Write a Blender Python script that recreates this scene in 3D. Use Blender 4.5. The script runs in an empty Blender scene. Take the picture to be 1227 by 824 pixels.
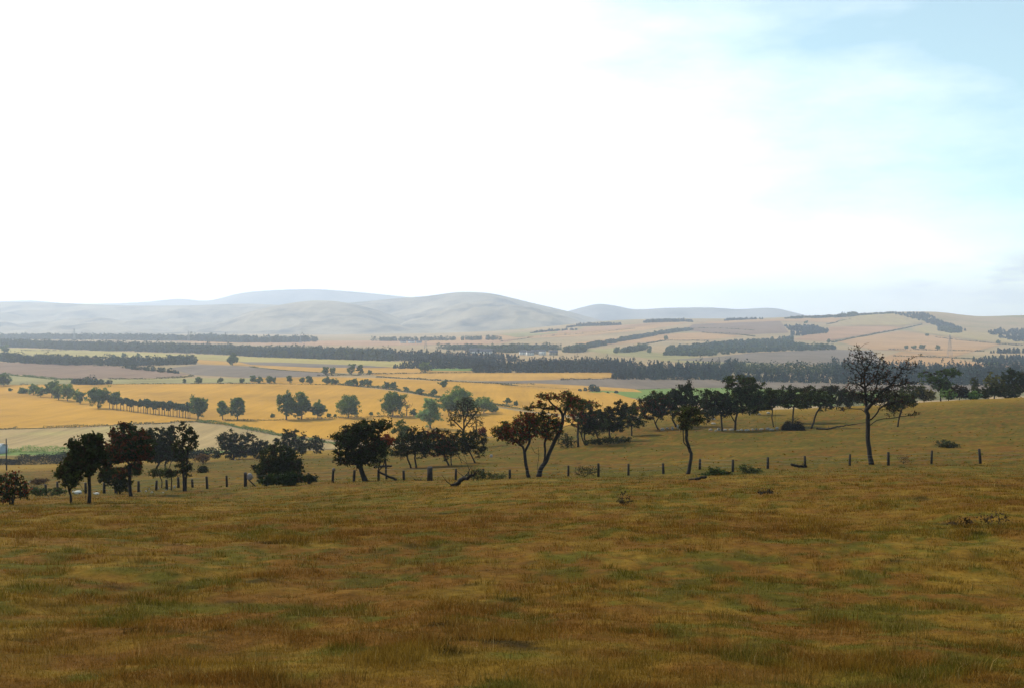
import bpy, math, random, time
import numpy as np
T0=time.time()
C=bpy.context.scene.collection
RS=np.random.RandomState(7)
F=1200.0; CU,CV=613.5,412.0; HZ=385.0
PITCH=math.atan((CV-HZ)/F)
SUN_AZ=math.radians(-52)     # measured from the viewing direction, negative = to the left
SUN_EL=math.radians(40)

# ---------------------------------------------------------------- numeric helpers
def hash2(ix,iy,s):
    n=(ix.astype(np.int64)*374761393+iy.astype(np.int64)*668265263+s*1442695041)&0x7fffffff
    n=((n^(n>>13))*1274126177)&0x7fffffff
    n=(n^(n>>16))&0xffffff
    return n/float(0xffffff)
def vnoise(x,y,s=0):
    x=np.asarray(x,float); y=np.asarray(y,float)
    ix=np.floor(x); iy=np.floor(y); fx=x-ix; fy=y-iy
    fx=fx*fx*(3-2*fx); fy=fy*fy*(3-2*fy)
    a=hash2(ix,iy,s); b=hash2(ix+1,iy,s); c=hash2(ix,iy+1,s); d=hash2(ix+1,iy+1,s)
    return (a*(1-fx)+b*fx)*(1-fy)+(c*(1-fx)+d*fx)*fy
def fbm(x,y,o=4,s=0):
    t=0;a=.5;n=0
    ca,sa=math.cos(.6),math.sin(.6)
    for i in range(o):
        t=t+a*vnoise(x,y,s+i*17); n+=a; a*=.5
        x,y=(x*ca-y*sa)*2.03+5.3,(x*sa+y*ca)*2.03+1.7
    return t/n
def sstep(a,b,x):
    t=np.clip((x-a)/(b-a),0,1); return t*t*(3-2*t)
def hermw(xs,x):
    """Catmull-Rom on an uneven axis: (N,K) weights"""
    xs=np.asarray(xs,float); K=len(xs); x=np.clip(x,xs[0],xs[-1])
    i=np.clip(np.searchsorted(xs,x,side='right')-1,0,K-2)
    h=xs[i+1]-xs[i]; t=(x-xs[i])/h
    W=np.zeros((len(x),K)); r=np.arange(len(x))
    h00=2*t**3-3*t**2+1; h10=t**3-2*t**2+t; h01=-2*t**3+3*t**2; h11=t**3-t**2
    np.add.at(W,(r,i),h00); np.add.at(W,(r,i+1),h01)
    for base,coef in ((i,h10),(i+1,h11)):
        lo=np.maximum(base-1,0); hi=np.minimum(base+1,K-1); sp=(xs[hi]-xs[lo])
        np.add.at(W,(r,hi),coef*h/sp); np.add.at(W,(r,lo),-coef*h/sp)
    return W
# ---------------------------------------------------------------- the lie of the land (eye of the photographer at z=0)
U1=[-600,0,250,500,750,1000,1227,1800]
Y1=[-60,0,45,90,130,180,250,320,450,600]
R1={90:[602,592,584,575,568,558,553,540],
    130:[593,581,568,557,547,533,523,508],
    180:[586,571,557,545,523,513,500,485],
    250:[578,563,549,537,501,488,476,461],
    320:[572,560,544,534,512,500,490,482]}
Z1=np.zeros((len(U1),len(Y1)))
for k in range(len(U1)):
    z90=-(R1[90][k]-HZ)/F*90
    Z1[k]=[-1.6-(z90+1.6)*.66,-1.6,(-1.6+z90)/2+.15,z90]+[-(R1[y][k]-HZ)/F*y for y in (130,180,250,320)]+[-60,-60]
U2=[-600,300,450,600,750,900,980,1060,1120,1170,1227,1800]
Y2=[1000,1400,2000,2800,3600,4300,5200,6000,30000]
PL=lambda y:HZ+60*F/y
R2={2800:[0,0,0,409,406,405,405,406,407,408,409,409],
    3600:[0,0,0,399,390,389,388,388,389,391,393,393],
    4300:[0,0,401,396,383,381.5,378,374.5,374,379,378,373]}
Z2=np.full((len(U2),len(Y2)),-60.)
for k in range(len(U2)):
    for y,row in R2.items():
        if row[k]: Z2[k,Y2.index(y)]=-(row[k]-HZ)/F*y
    if U2[k]>650: Z2[k,Y2.index(5200)]=-15
def zmacro(X,Y):
    X=np.atleast_1d(np.asarray(X,float)); Y=np.atleast_1d(np.asarray(Y,float))
    u=CU+F*X/np.maximum(Y,60)
    z=np.empty(len(X)); m=Y<600
    for mm,UU,YY,ZZ in ((m,U1,Y1,Z1),(~m,U2,Y2,Z2)):
        if mm.any():
            wu=hermw(UU,u[mm]); wy=hermw(YY,Y[mm]); z[mm]=np.einsum('nk,kj,nj->n',wu,ZZ,wy)
    return z
def zf(X,Y):
    X=np.atleast_1d(np.asarray(X,float)); Y=np.atleast_1d(np.asarray(Y,float))
    z=zmacro(X,Y)
    near=1-sstep(200,330,Y)
    z=z+near*((fbm(X/14+3,Y/14,3,5)-.5)*.9)*sstep(4,14,Y+abs(X)*.3)
    z=z+(1-sstep(50,100,Y))*((fbm(X/.75,Y/.75,3,9)-.5)*.16)
    far=sstep(700,1400,Y)*(1-sstep(4400,5200,Y))
    z=z+far*(fbm(X/420,Y/420,3,21)-.5)*5
    return z
cp,sp_=math.cos(PITCH),math.sin(PITCH)
def raydir(u,v):
    u=np.asarray(u,float); v=np.asarray(v,float)
    dx=(u-CU)/F; dv=-(v-CV)/F
    return dx, cp+dv*sp_, dv*cp-sp_
YM=np.concatenate([np.linspace(3,150,110),np.exp(np.linspace(math.log(152),math.log(9000),230))])
def cast(u,v):
    """points of the land seen at photo pixels (u,v): coarse march, then bisection"""
    u=np.atleast_1d(np.asarray(u,float)); v=np.atleast_1d(np.asarray(v,float))
    out=np.zeros((len(u),3))
    for s in range(0,len(u),400):
        dx,dy,dz=raydir(u[s:s+400],v[s:s+400]); n=len(dx)
        X=(dx/dy)[:,None]*YM[None]; Yg=np.broadcast_to(YM[None],X.shape); Zr=(dz/dy)[:,None]*YM[None]
        d=(Zr-zmacro(X.ravel(),Yg.ravel()).reshape(X.shape))
        hit=d<=0; i=np.argmax(hit,1); no=~hit.any(1); i[no]=int(np.searchsorted(YM,4300)); i=np.maximum(i,1)
        lo=YM[i-1]*.97; hi=YM[i]*1.03
        for k in range(16):
            m=(lo+hi)/2; g=(dz/dy*m-zf(dx/dy*m,m))<=0; hi=np.where(g,m,hi); lo=np.where(g,lo,m)
        Y=np.where(no,4300.,(lo+hi)/2); out[s:s+400,0]=dx/dy*Y; out[s:s+400,1]=Y
    out[:,2]=zf(out[:,0],out[:,1])
    return out
def foot(u,v): return cast([u],[v])[0]
def at(u,v,Y):
    dx,dy,dz=raydir(u,v); return np.array([dx/dy*Y,Y,dz/dy*Y])
def stand(u,Y):
    x=(u-CU)/F*Y; return np.array([x,Y,float(zf(x,Y)[0])])

# ---------------------------------------------------------------- mesh helpers
def mk(name,V,Q,mat,parent=None,col=None,T=None,smooth=False,loc=None):
    """V verts, Q quads (n,4), T triangles (n,3) -> one mesh object"""
    me=bpy.data.meshes.new(name)
    V=np.asarray(V,np.float32).reshape(-1,3); nq=0 if Q is None else len(Q); nt=0 if T is None else len(T)
    me.vertices.add(len(V)); me.vertices.foreach_set('co',V.ravel())
    li=[]; 
    if nq: li.append(np.asarray(Q,np.int32).ravel())
    if nt: li.append(np.asarray(T,np.int32).ravel())
    li=np.concatenate(li); me.loops.add(len(li)); me.loops.foreach_set('vertex_index',li)
    me.polygons.add(nq+nt)
    st=np.concatenate([np.arange(nq)*4,nq*4+np.arange(nt)*3]).astype(np.int32)
    me.polygons.foreach_set('loop_start',st)
    if smooth: me.polygons.foreach_set('use_smooth',np.ones(nq+nt,bool))
    me.update(calc_edges=True)
    if col is not None:
        a=me.color_attributes.new('col','FLOAT_COLOR','POINT')
        c=np.ones((len(V),4),np.float32); c[:,:3]=col; a.data.foreach_set('color',c.ravel())
    me.materials.append(mat)
    o=bpy.data.objects.new(name,me); C.objects.link(o)
    if parent is not None: o.parent=parent
    if loc is not None: o.location=loc
    return o
def tag(o,label=None,cat=None,group=None,kind=None):
    if label: o['label']=label
    if cat: o['category']=cat
    if group: o['group']=group
    if kind: o['kind']=kind
    return o
def thing(name,label,cat,loc=(0,0,0),group=None):
    o=bpy.data.objects.new(name,None); o.empty_display_size=.5; C.objects.link(o); o.location=tuple(float(a) for a in loc)
    return tag(o,label,cat,group)
def copy_thing(o,loc,rz=0,s=(1,1,1),label=None,group=None):
    r=o.copy(); C.objects.link(r); r.location=tuple(float(a) for a in loc); r.rotation_euler=(0,0,rz); r.scale=s
    if label: r['label']=label
    if group: r['group']=group
    for ch in list(o.children):
        c=ch.copy(); C.objects.link(c); c.parent=r
        for g in list(ch.children):
            d=g.copy(); C.objects.link(d); d.parent=c
    return r
class MB:
    def __init__(s): s.V=[];s.Q=[];s.T=[];s.C=[];s.n=0
    def add(s,V,Q=None,T=None,col=None):
        V=np.asarray(V,float).reshape(-1,3)
        if Q is not None and len(Q): s.Q.append(np.asarray(Q)+s.n)
        if T is not None and len(T): s.T.append(np.asarray(T)+s.n)
        s.V.append(V); s.n+=len(V)
        s.C.append(np.broadcast_to(np.asarray(col if col is not None else (1,1,1),float),(len(V),3)))
    def box(s,x0,x1,y0,y1,z0,z1,col=None):
        V=[(x,y,z) for z in (z0,z1) for y in (y0,y1) for x in (x0,x1)]
        s.add(V,[(0,2,3,1),(4,5,7,6),(0,1,5,4),(2,6,7,3),(0,4,6,2),(1,3,7,5)],col=col)
    def tube(s,P,R,n=6,cap=True,col=None):
        P=np.asarray(P,float); R=np.broadcast_to(np.asarray(R,float),(len(P),)); m=len(P)
        Tn=np.gradient(P,axis=0); Tn/=np.maximum(np.linalg.norm(Tn,axis=1),1e-9)[:,None]
        ref=np.array([.31,.95,.05]); 
        if abs(Tn[:,1]).mean()>.8: ref=np.array([1.,.1,.05])
        A=np.cross(Tn,ref); A/=np.maximum(np.linalg.norm(A,axis=1),1e-9)[:,None]; B=np.cross(Tn,A)
        th=np.arange(n)*2*math.pi/n
        V=P[:,None]+R[:,None,None]*(np.cos(th)[None,:,None]*A[:,None]+np.sin(th)[None,:,None]*B[:,None])
        i=np.arange(m-1)[:,None]*n; j=np.arange(n)[None]; k=(j+1)%n
        Q=np.stack([i+j,i+k,i+n+k,i+n+j],-1).reshape(-1,4)
        V=V.reshape(-1,3)
        if cap:
            V=np.vstack([V,P[0],P[-1]]); a=m*n
            T=[(a,(q+1)%n,q) for q in range(n)]+[(a+1,(m-1)*n+q,(m-1)*n+(q+1)%n) for q in range(n)]
        else: T=None
        s.add(V,Q,T,col)
    def build(s,name,mat,parent=None,smooth=False,usecol=False):
        return mk(name,np.vstack(s.V),np.vstack(s.Q) if s.Q else None,mat,parent,np.vstack(s.C) if usecol else None,np.vstack(s.T) if s.T else None,smooth)

# ---------------------------------------------------------------- materials
def mat(name):
    m=bpy.data.materials.new(name); m.use_nodes=True; nt=m.node_tree; b=nt.nodes['Principled BSDF']
    b.inputs['Roughness'].default_value=.9; b.inputs['Specular IOR Level'].default_value=.15
    return m,nt,b
def ramp(nt,fac,stops):
    r=nt.nodes.new('ShaderNodeValToRGB'); e=r.color_ramp.elements
    while len(e)<len(stops): e.new(.5)
    for i,(p,c) in enumerate(stops): e[i].position=p; e[i].color=(*c,1)
    nt.links.new(fac,r.inputs[0]); return r.outputs[0]
def tex(nt,scale,detail=4,rough=.6,sc=(1,1,1),rot=0):
    g=nt.nodes.new('ShaderNodeNewGeometry'); mp=nt.nodes.new('ShaderNodeMapping'); mp.inputs['Scale'].default_value=sc; mp.inputs['Rotation'].default_value=(0,0,rot)
    nt.links.new(g.outputs['Position'],mp.inputs[0])
    n=nt.nodes.new('ShaderNodeTexNoise'); n.inputs['Scale'].default_value=scale; n.inputs['Detail'].default_value=detail; n.inputs['Roughness'].default_value=rough
    nt.links.new(mp.outputs[0],n.inputs[0]); return n.outputs[0]
def mixc(nt,fac,a,b,bt='MIX'):
    m=nt.nodes.new('ShaderNodeMix'); m.data_type='RGBA'; m.blend_type=bt
    for v,i in ((fac,0),(a,6),(b,7)):
        if isinstance(v,(float,int)): m.inputs[i].default_value=v
        elif isinstance(v,tuple): m.inputs[i].default_value=(*v,1)
        else: nt.links.new(v,m.inputs[i])
    return m.outputs[2]
def field_mat(name,c,rot=0,vary=.3,streak=.25,patch=.012,alt=None):
    m,nt,b=mat(name)
    alt=alt or tuple(x*(1-vary) for x in c); hi=tuple(min(1,x*(1+vary*.6)) for x in c)
    n1=tex(nt,patch,5,.65); base=ramp(nt,n1,[(.32,alt),(.5,c),(.7,hi)])
    n2=tex(nt,.16,4,.65,(1,.05,1),rot); k=ramp(nt,n2,[(.3,(1-streak,)*3),(.7,(1+streak*.4,)*3)])
    o=mixc(nt,1.0,base,k,'MULTIPLY')
    n3=tex(nt,1.6,3,.7); k3=ramp(nt,n3,[(.3,(.82,)*3),(.7,(1.12,)*3)])
    o=mixc(nt,1.0,o,k3,'MULTIPLY')
    nt.links.new(o,b.inputs['Base Color']); b.inputs['Roughness'].default_value=1; b.inputs['Specular IOR Level'].default_value=.05
    return m
def leaf_mat(name,trans=.25,gain=1.):
    m,nt,b=mat(name); a=nt.nodes.new('ShaderNodeAttribute'); a.attribute_name='col'
    col=mixc(nt,1.0,a.outputs['Color'],(gain,gain,gain),'MULTIPLY')
    nt.links.new(col,b.inputs['Base Color']); b.inputs['Roughness'].default_value=.9; b.inputs['Specular IOR Level'].default_value=.02
    if trans>0:
        t=nt.nodes.new('ShaderNodeBsdfTranslucent'); nt.links.new(col,t.inputs[0])
        mx=nt.nodes.new('ShaderNodeMixShader'); mx.inputs[0].default_value=trans
        nt.links.new(b.outputs[0],mx.inputs[1]); nt.links.new(t.outputs[0],mx.inputs[2])
        nt.links.new(mx.outputs[0],nt.nodes['Material Output'].inputs[0])
    return m
def noisy(name,c1,c2,scale,bump=.0,rough=.9):
    m,nt,b=mat(name); n=tex(nt,scale,5,.65); nt.links.new(ramp(nt,n,[(.3,c1),(.7,c2)]),b.inputs['Base Color']); b.inputs['Roughness'].default_value=rough
    if bump:
        bp=nt.nodes.new('ShaderNodeBump'); bp.inputs['Strength'].default_value=bump; bp.inputs['Distance'].default_value=.05
        nt.links.new(n,bp.inputs['Height']); nt.links.new(bp.outputs[0],b.inputs['Normal'])
    return m
M={}
M['leaf']=leaf_mat('hawthorn_leaves',.22)
M['leaf_mid']=leaf_mat('broadleaf_foliage',.42,1.65)
M['needle']=leaf_mat('wood_foliage',.12,.85)
M['grass']=leaf_mat('grass_blades',.4,1.1)
M['bark']=noisy('bark',(.010,.008,.006),(.028,.022,.017),6,.4)
M['bark_mid']=noisy('bark_far',(.03,.024,.018),(.08,.065,.05),2)
M['wood']=noisy('weathered_post_wood',(.014,.011,.009),(.04,.033,.026),9,.4)
M['wire']=noisy('fence_wire',(.12,.11,.1),(.2,.18,.16),3)
M['stone']=noisy('pale_stone',(.12,.11,.09),(.42,.38,.32),3,.6)
M['wool']=noisy('wool',(.6,.56,.48),(.82,.78,.7),9,.5)
M['skin']=noisy('sheep_face',(.05,.045,.04),(.1,.09,.08),9)
M['sack']=noisy('pale_sacking',(.16,.13,.12),(.28,.24,.22),4,.3)
M['render']=noisy('white_render',(.55,.53,.5),(.68,.66,.62),.4)
M['slate']=noisy('slate_roof',(.09,.09,.1),(.16,.15,.16),.5)
M['glass']=noisy('dark_window',(.02,.025,.03),(.04,.045,.05),1,rough=.2)
M['steel']=noisy('galvanised_steel',(.16,.17,.18),(.26,.27,.28),.5)
M['sheet']=noisy('blue_grey_sheeting',(.25,.30,.34),(.36,.42,.46),.4)
# pasture: albedo comes from the turf colour attribute, finer mottling from noise
m,nt,b=mat('pasture_turf'); a=nt.nodes.new('ShaderNodeAttribute'); a.attribute_name='col'
n=tex(nt,5,4,.7); k=ramp(nt,n,[(.3,(.62,)*3),(.7,(1.2,)*3)]); c_=mixc(nt,1.0,a.outputs['Color'],k,'MULTIPLY')
n=tex(nt,.9,4,.7); k=ramp(nt,n,[(.3,(.8,)*3),(.7,(1.15,)*3)]); c_=mixc(nt,1.0,c_,k,'MULTIPLY')
nt.links.new(c_,b.inputs['Base Color']); b.inputs['Specular IOR Level'].default_value=.03; b.inputs['Roughness'].default_value=1
bp=nt.nodes.new('ShaderNodeBump'); bp.inputs['Strength'].default_value=.6; bp.inputs['Distance'].default_value=.12; nt.links.new(tex(nt,3.5,5,.7),bp.inputs['Height']); nt.links.new(bp.outputs[0],b.inputs['Normal'])
M['pasture']=m
M['valley']=field_mat('valley_farmland',(.30,.205,.10),0,.35,.15,.004,alt=(.19,.165,.07))
M['wheat']=field_mat('ripe_wheat',(.40,.205,.018),.5,.26,.17,.012)
M['wheat2']=field_mat('paler_wheat',(.39,.21,.036),1.2,.22,.15,.012)
M['wheat3']=field_mat('far_stubble',(.36,.205,.085),.8,.2,.12,.006)
M['tan']=field_mat('cut_stubble',(.31,.215,.09),1.1,.22,.3,.02,alt=(.36,.29,.10))
M['plough']=field_mat('ploughed_earth',(.19,.12,.075),.9,.2,.2,.01)
M['plough2']=field_mat('grey_ploughed_earth',(.155,.118,.085),.6,.2,.2,.01)
M['khaki']=field_mat('rough_grass',(.235,.20,.075),.4,.3,.12,.01)
M['green']=field_mat('green_grass',(.12,.17,.033),.4,.25,.12,.01)
M['dullgrass']=field_mat('dull_rough_grass',(.13,.115,.045),.4,.3,.12,.01)
M['lemon']=field_mat('pale_yellow_grass',(.31,.245,.07),.4,.2,.12,.01)
M['pinkish']=field_mat('pinkish_stubble',(.34,.19,.095),.4,.2,.12,.006)
M['hillgrass']=field_mat('hill_grass',(.235,.195,.135),.4,.7,.1,.0035,alt=(.055,.058,.06))
M['moor']=field_mat('hill_heather',(.22,.20,.18),.4,.3,.05,.0015,alt=(.08,.08,.08))

# ---------------------------------------------------------------- ground sheets
def lerp(a,b,t): t=np.asarray(t)[...,None]; return np.asarray(a)*(1-t)+np.asarray(b)*t
def turf(X,Y):
    """dry ochre grass, green hollows and dark tussocks"""
    X=np.asarray(X,float);Y=np.asarray(Y,float)
    a1=fbm(X/13+40,Y/13,2,31); a2=fbm(X/4.2,Y/4.2,2,35); a3=fbm(X/1.1,Y/1.1,2,37); a4=fbm(X/.32,Y/.32,2,39)
    g=.16*a1+.18*a2+.30*a3+.36*a4; g=(g-.5)*2.5+.5
    b1=fbm(X/9,Y/9,2,41); b2=fbm(X/2.6,Y/2.6,2,43); b3=fbm(X/.45,Y/.45,2,45); d=((.25*b1+.3*b2+.45*b3)-.5)*2.1+.5
    dry=np.array([.138,.077,.010]); rust=np.array([.118,.054,.009]); gr=np.array([.052,.057,.0065]); straw=np.array([.165,.105,.017]); dk=np.array([.010,.011,.003])
    c=lerp(dry,rust,sstep(.35,.75,d)); c=lerp(c,straw,sstep(.62,.9,1-d)*.6)
    gg=g+ .14*sstep(66,86,Y)*(1-sstep(96,130,Y)) +.12*sstep(95,150,Y)-.03
    c=lerp(c,gr,sstep(.42,.70,gg)*.72)
    c=lerp(c,dk,sstep(.68,.84,.4*fbm(X/2.0+9,Y/1.4,2,61)+.6*fbm(X/.5+9,Y/.4,2,63))*.8)
    gold=sstep(195,262,Y)*(1-sstep(436,450,Y))
    c=lerp(c,np.array([.23,.135,.016]),gold*.85)
    return c
def sheet(name,ts,ys,matl,colf=None,dz=0):
    Tg,Yg=np.meshgrid(ts,ys); X=(Tg*(np.maximum(Yg,0)+30)).ravel(); Y=Yg.ravel()
    Z=zf(X,Y)+dz; n=len(ts); r=len(ys)
    i=np.arange(r-1)[:,None]*n; j=np.arange(n-1)[None]
    Q=np.stack([i+j,i+j+1,i+n+j+1,i+n+j],-1).reshape(-1,4)
    o=mk(name,np.stack([X,Y,Z],1),Q,matl,None,colf(X,Y) if colf else None,smooth=True)
    o['kind']='structure'; return o
ts=np.concatenate([np.linspace(-2.5,-.62,60)[:-1],np.linspace(-.62,.62,520),np.linspace(.62,2.5,60)[1:]])
ysn=np.concatenate([np.linspace(-30,4,16),4+np.cumsum(np.exp(np.linspace(math.log(.10),math.log(3.0),470)))])
ysn=ysn[ysn<455]; ysn=np.append(ysn,455.)
sheet('pasture',ts,ysn,M['pasture'],turf)
ts2=np.concatenate([np.linspace(-1.15,-.65,30)[:-1],np.linspace(-.65,.65,420),np.linspace(.65,1.15,30)[1:]])
ys2=np.exp(np.linspace(math.log(455),math.log(6200),420)); ys2=np.append(ys2,np.linspace(6500,12100,30))
sheet('ground',ts2,ys2,M['valley'])
print('ground',time.time()-T0)
# far hills: real mounds with their own relief
def hills(name,us,rows,Yc,Yf,Yb,matl,rough,seed,foot_z=-64,nu=420,ny=90,power=1.0):
    us=np.asarray(us,float); rows=np.asarray(rows,float)
    u=np.linspace(us[0],us[-1],nu); H=(hermw(us,u)@((HZ-rows)/F*Yc))
    t=np.linspace(0,1,ny); V=np.zeros((ny,nu,3))
    for k,tt in enumerate(t):
        Y=Yf+(Yb-Yf)*tt; X=(u-CU)/F*(Y*.55+Yc*.45)
        tc=(Yc-Yf)/(Yb-Yf)
        w=tt/tc if tt<tc else (1-tt)/(1-tc)
        w=np.full(nu,w); wn=np.clip(w+(fbm(X/900,Y/900+np.zeros(nu),4,seed)-.5)*rough*1.6*(1-w)*np.minimum(1,w*6),0,1)
        s=wn**power; s=s*s*(3-2*s)*.55+s*.45
        rel=(abs(fbm(X/480+9,Y/760+np.zeros(nu),5,seed+5)-.5))*rough*300*np.minimum(1,w*4)*(1-w**4)
        V[k,:,0]=X; V[k,:,1]=Y; V[k,:,2]=foot_z+(H-foot_z)*s-rel*.9*(H>foot_z+20)+ (0 if tt<tc else 0)
    i=np.arange(ny-1)[:,None]*nu; j=np.arange(nu-1)[None]
    Q=np.stack([i+j,i+j+1,i+nu+j+1,i+nu+j],-1).reshape(-1,4)
    o=mk(name,V.reshape(-1,3),Q,matl,smooth=True); o['kind']='structure'; return o
hills('hills',[-900,-200,0,75,150,225,300,350,400,440,470,510,545,565,590,640,680,710,770,830],
      [368,366,362,363,366,366,364,366,364,361,358,355,350.5,350,352,363.5,373,381,396,406],7000,4500,9000,M['hillgrass'],.8,101,nu=900,ny=200)
hills('nearer_hill',[230,270,300,350,380,410,450,480,530],[402,385,373,363,360,362,371,382,403],5700,4450,6900,M['hillgrass'],.7,131,nu=400,ny=120)
hills('distant_hills',[560,640,680,715,735,760,800,850,885,925,950,990,1100],[395,384,373,364.5,366,370.5,369,368.5,370.5,369,374,384,398],8800,7800,10500,M['moor'],.3,151,nu=200,ny=50)
hills('far_hills',[-700,-200,0,40,90,170,215,250,290,330,380,430,480,540,620],[366,364,361,360,364,362,358,360,351,347.5,346.5,350,355,362,385],10600,9600,12000,M['moor'],.25,171,nu=240,ny=40)

# ---------------------------------------------------------------- fields (draped sheets over the land)
def field(name,poly,matl,du=2.5,nv=10,dz=.25):
    P=np.asarray(poly,float); u0,u1=P[:,0].min(),P[:,0].max(); n=max(3,int((u1-u0)/du)); us=np.linspace(u0+.01,u1-.01,n)
    rows=[]
    for u in us:
        xs=[]
        for a,b in zip(P,np.roll(P,-1,0)):
            if (a[0]-u)*(b[0]-u)<0: xs.append(a[1]+(b[1]-a[1])*(u-a[0])/(b[0]-a[0]))
        rows.append((min(xs),max(xs)) if len(xs)>1 else (rows[-1] if rows else (P[0,1],P[0,1])))
    R=np.array(rows); t=np.linspace(0,1,nv)
    V=(R[:,0][None]*(1-t[:,None])+R[:,1][None]*t[:,None]); Ug=np.broadcast_to(us[None],V.shape)
    pts=cast(Ug.ravel(),V.ravel()); pts[:,2]+=dz*np.maximum(1,pts[:,1]/1200)
    i=np.arange(nv-1)[:,None]*n; j=np.arange(n-1)[None]
    Q=np.stack([i+j,i+n+j,i+n+j+1,i+j+1],-1).reshape(-1,4)
    # drop stretched faces that would bridge a dip of the land
    a=pts[Q[:,0],1]; bq=pts[Q[:,1],1]; Q=Q[(abs(a-bq)<600)&(np.minimum(a,bq)>432)]
    o=mk(name,pts,Q,matl,smooth=True); o['kind']='structure'; return o
W=-60; E=1290
field('wheat_field',[(W,461),(130,460),(310,459),(400,460),(470,468),(520,476),(620,492),(700,503),(800,512),(640,525),(520,529),(420,529),(350,522),(300,513),(250,506),(236,504),(100,511),(0,514),(W,515)],M['wheat'],nv=24)
field('stubble_field',[(W,516),(0,515),(100,512),(236,506),(300,517),(350,526),(420,533),(430,540),(380,546),(240,544),(100,547),(W,547)],M['tan'],dz=.3,nv=14)
field('green_field',[(W,541),(60,541),(130,542),(240,541),(400,538),(430,544),(240,547),(100,548),(W,549)],M['green'],dz=.36,nv=4)
field('wheat_field',[(300,452.5),(400,451.5),(460,453),(600,460),(720,466),(770,481),(830,500),(760,505),(640,493),(520,474.5),(440,462),(300,458)],M['wheat'],dz=.3,nv=14)
field('wheat_field',[(440,447),(570,446.5),(740,446),(738,453),(600,456.5),(500,453.5),(450,450)],M['wheat2'],nv=8)
field('stubble_field',[(600,461),(640,459),(700,462),(760,466),(770,470),(700,467),(650,466)],M['wheat2'],dz=.4,nv=4)
field('ploughed_field',[(560,457.5),(740,453),(880,455),(1010,459),(1290,462),(1290,470),(1000,468),(840,464),(740,467),(700,465),(640,459.5)],M['plough2'],dz=.35,nv=8)
field('green_field',[(700,470),(730,467),(860,464.5),(1000,468.5),(1060,472),(1040,486),(900,486),(790,480)],M['green'],dz=.3,nv=8)
field('ploughed_field',[(W,434),(0,434),(130,438),(190,443),(228,448),(205,452),(80,454),(30,449),(W,447)],M['plough'],nv=8)
field('ploughed_field',[(200,441),(240,437),(300,439),(330,443),(395,447),(390,450.5),(300,452.5),(232,449)],M['plough2'],nv=6)
field('rough_field',[(W,447.5),(30,450),(80,454.5),(210,453),(300,453),(300,458),(100,460),(W,461)],M['khaki'],nv=6)
field('grass_field',[(W,417),(0,417),(100,420),(250,425),(310,428),(470,433),(560,436),(560,439),(470,439.5),(300,434),(232,430),(0,426),(W,425)],M['lemon'],nv=8)
field('stubble_field',[(230,430.5),(300,434.5),(470,440),(560,441),(580,446),(440,446.5),(395,446.5),(330,442),(300,438),(240,436)],M['wheat2'],nv=6)
field('ploughed_field',[(285,433.5),(340,434.5),(440,438),(470,440.5),(380,440.5),(300,437)],M['plough2'],dz=.4,nv=3)
field('green_field',[(W,425),(0,425),(12,427),(10,431),(0,433),(W,433)],M['green'],dz=.4,nv=4)
field('green_field',[(515,441),(569,441),(569,444.5),(515,444)],M['green'],dz=.5,nv=3)
field('stubble_field',[(W,402.5),(120,402.6),(240,405),(240,406.5),(100,406),(W,405)],M['wheat3'],nv=3)
field('stubble_field',[(200,408),(300,410),(300,412),(240,411.5)],M['wheat3'],nv=3)
field('stubble_field',[(300,409),(440,408),(470,408),(620,407),(600,412),(470,414),(380,413.5),(300,413)],M['pinkish'],nv=5)
field('rough_field',[(1000,460),(1100,462),(1290,464),(1290,480),(1227,482),(1090,487),(1000,492)],M['dullgrass'],dz=.3,nv=8)
# slope on the right
field('stubble_field',[(450,409),(560,404),(700,396),(800,387),(826,387),(770,396),(700,403),(600,407),(520,411)],M['wheat3'],nv=8)
field('stubble_field',[(640,400),(700,393),(745,390),(800,386.5),(740,395),(690,399)],M['pinkish'],dz=.6,nv=4)
field('grass_field',[(600,401),(640,398),(700,393),(690,397),(620,405)],M['khaki'],dz=.6,nv=3)
field('stubble_field',[(690,411),(760,402.5),(840,398.5),(890,403),(850,407),(800,408),(740,413),(690,415)],M['wheat3'],nv=6)
field('grass_field',[(690,419),(740,417),(800,424),(860,430),(940,437),(890,441),(800,432),(740,425)],M['khaki'],nv=6)
field('ploughed_field',[(800,431),(860,427.5),(900,423),(1000,419),(1045,420),(1060,437),(960,436.5),(870,434)],M['plough2'],dz=.4,nv=8)
field('stubble_field',[(830,389),(935,385),(940,392),(945,399),(880,402),(820,396)],M['plough'],dz=.4,nv=6)
field('stubble_field',[(830,387),(900,383.5),(1010,381.5),(1000,387),(935,385),(860,388)],M['wheat3'],dz=.5,nv=4)
field('grass_field',[(1003,386),(1030,378),(1080,376),(1110,386),(1080,391),(1010,390)],M['tan'],dz=.5,nv=6)
field('stubble_field',[(993,392),(1060,391),(1085,393),(1050,399),(990,409),(950,407),(965,402),(993,399)],M['pinkish'],dz=.4,nv=6)
field('stubble_field',[(1000,409),(1080,397),(1130,404),(1200,413),(1140,428),(1080,420),(1045,419)],M['wheat3'],dz=.4,nv=8)
field('grass_field',[(1090,397),(1110,390),(1150,396),(1230,404),(1290,408),(1290,415),(1200,411),(1130,403)],M['tan'],dz=.5,nv=6)
field('stubble_field',[(1080,421),(1140,429),(1190,438),(1100,439),(1060,438),(1060,428)],M['wheat3'],dz=.4,nv=6)
field('ploughed_field',[(1190,436),(1290,430),(1290,440),(1200,440)],M['plough'],dz=.4,nv=4)
print('fields',time.time()-T0)

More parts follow.
